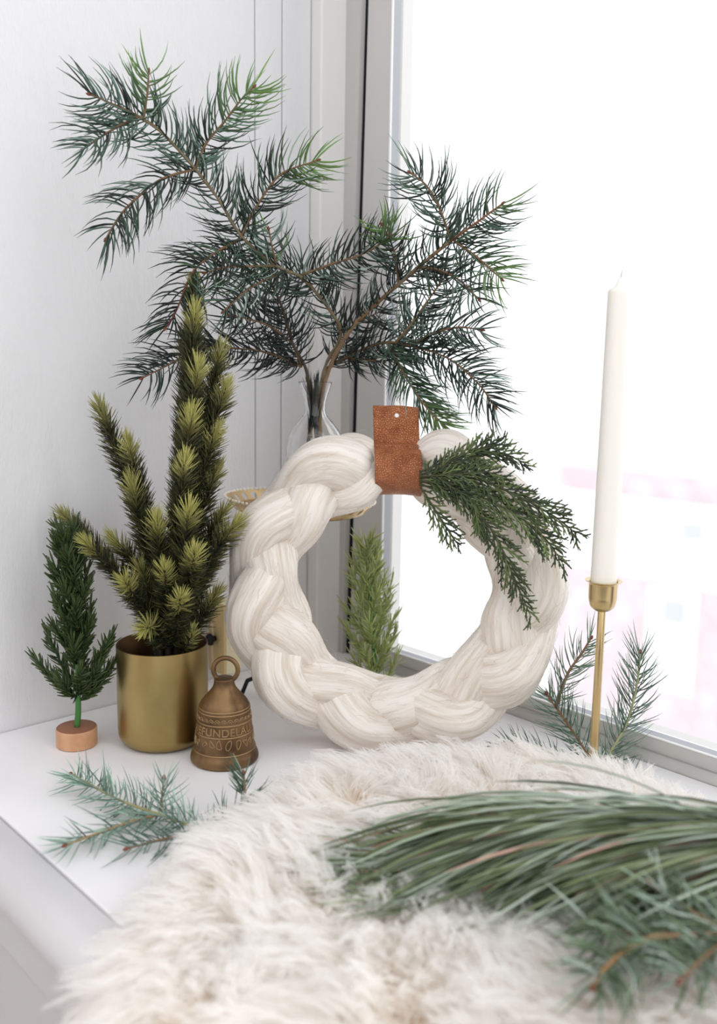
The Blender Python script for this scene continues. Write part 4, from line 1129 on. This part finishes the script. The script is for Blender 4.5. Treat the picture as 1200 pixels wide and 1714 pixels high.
# ------------------------------------------------------------------ long-needled pine bough on the rug
bough = thing('pine_bough', 'thick bundle of long green pine needles lying across the fleece at right', 'bough', onz(1000, 1420, 0.03))
cpts = gz((1420, 1430, .070), (1250, 1415, .075), (1100, 1400, .075), (960, 1395, .070), (860, 1400, .062))
P, ln = resample(cpts, 60); T = unit(np.gradient(P, axis=0))
g = Geo(); tube(g, P, np.linspace(0.005, 0.0025, 60), 8, lin(120, 92, 70)); stem = g.build('stem', M['bark'], bough)
n = 1500; K = 7; t = rng.random(n) ** 1.1; i0 = np.minimum((t * 59).astype(int), 58)
b = P[i0]; Tt = T[i0]
r1 = unit(np.cross(Tt, rng.normal(size=(n, 3)))); al = np.radians(np.abs(10 + 9 * rng.normal(size=n)))
rad = 0.014 * rng.random((n, 1))
d = np.cos(al)[:, None] * Tt + np.sin(al)[:, None] * r1 * [1, 1, 0.75]
Lp = 0.10 + 0.055 * rng.random(n); s = np.linspace(0, 1, K)
sag = 0.055 * (0.7 + 0.6 * rng.random((n, 1)))
Pn = np.stack([b + r1 * rad + d * (Lp * x)[:, None] + np.array([-0.15, -0.25, -1.0]) * sag * x * x * (0.5 + 0.5 * t[:, None]) for x in s], 1)
Pn[:, :, 2] = np.maximum(Pn[:, :, 2], 0.030 + 0.012 * rng.random((n, 1)))
Wd = 0.00095 * np.interp(s, [0, 0.1, 0.8, 1], [0.8, 1, 0.9, 0.15])[None] * (0.8 + 0.5 * rng.random((n, 1)))
PL = 1.2 * np.array([lin(98, 112, 78), lin(128, 140, 104), lin(158, 172, 152), lin(76, 90, 64), lin(178, 190, 176), lin(190, 156, 140)])
col = PL[rng.choice(6, n, p=[.24, .22, .20, .18, .13, .03])] * (0.8 + 0.4 * rng.random((n, 1)))
hi = np.clip((Pn[:, 0, 2] - 0.065) / 0.03, 0, 1)[:, None]
V, Q, cc = strands(Pn, Wd, 4, col[:, None] * (0.85 + 0.25 * s[None, :, None]))
h = Geo(); h.add(V, Q, None, cc); stuff(h.build('needles', M['needle'], stem))

s4 = thing('fir_sprig', 'blurred green fir sprig with brown stem in the lower right corner, on fleece', 'sprig', onz(1150, 1600, 0.04))
PF = [(lin(108, 128, 98), 4), (lin(142, 162, 144), 3), (lin(82, 102, 76), 2), (lin(172, 186, 174), 1.5)]
FK = dict(up=(0, -0.5, 1))
sprig(s4, gz((1330, 1560, .060), (1200, 1563, .062), (1090, 1568, .062)), 0.0022, 0.0016, 0.036, 0.0009, PF, dens=1.0, bark0=lin(166, 128, 96), bark1=lin(166, 128, 96), bud=False, **FK)
sprig(s4, gz((1100, 1567, .062), (1050, 1590, .060), (1018, 1615, .058), (995, 1650, .056)), 0.0016, 0.001, 0.035, 0.0009, PF, dens=1.3, bark0=lin(176, 138, 96), bark1=lin(166, 128, 86), **FK)
sprig(s4, gz((1110, 1567, .062), (1040, 1560, .060), (985, 1545, .060)), 0.0014, 0.0009, 0.034, 0.0009, PF, dens=1.1, **FK)
sprig(s4, gz((1230, 1562, .062), (1180, 1600, .060), (1140, 1640, .058)), 0.0014, 0.0009, 0.034, 0.0009, PF, dens=1.0, **FK)
sprig(s4, gz((1220, 1562, .062), (1150, 1520, .070), (1090, 1480, .078)), 0.0014, 0.0009, 0.034, 0.0009, PF, dens=0.8, **FK)

for o in bpy.data.objects:
    if '_o' in o: del o['_o']
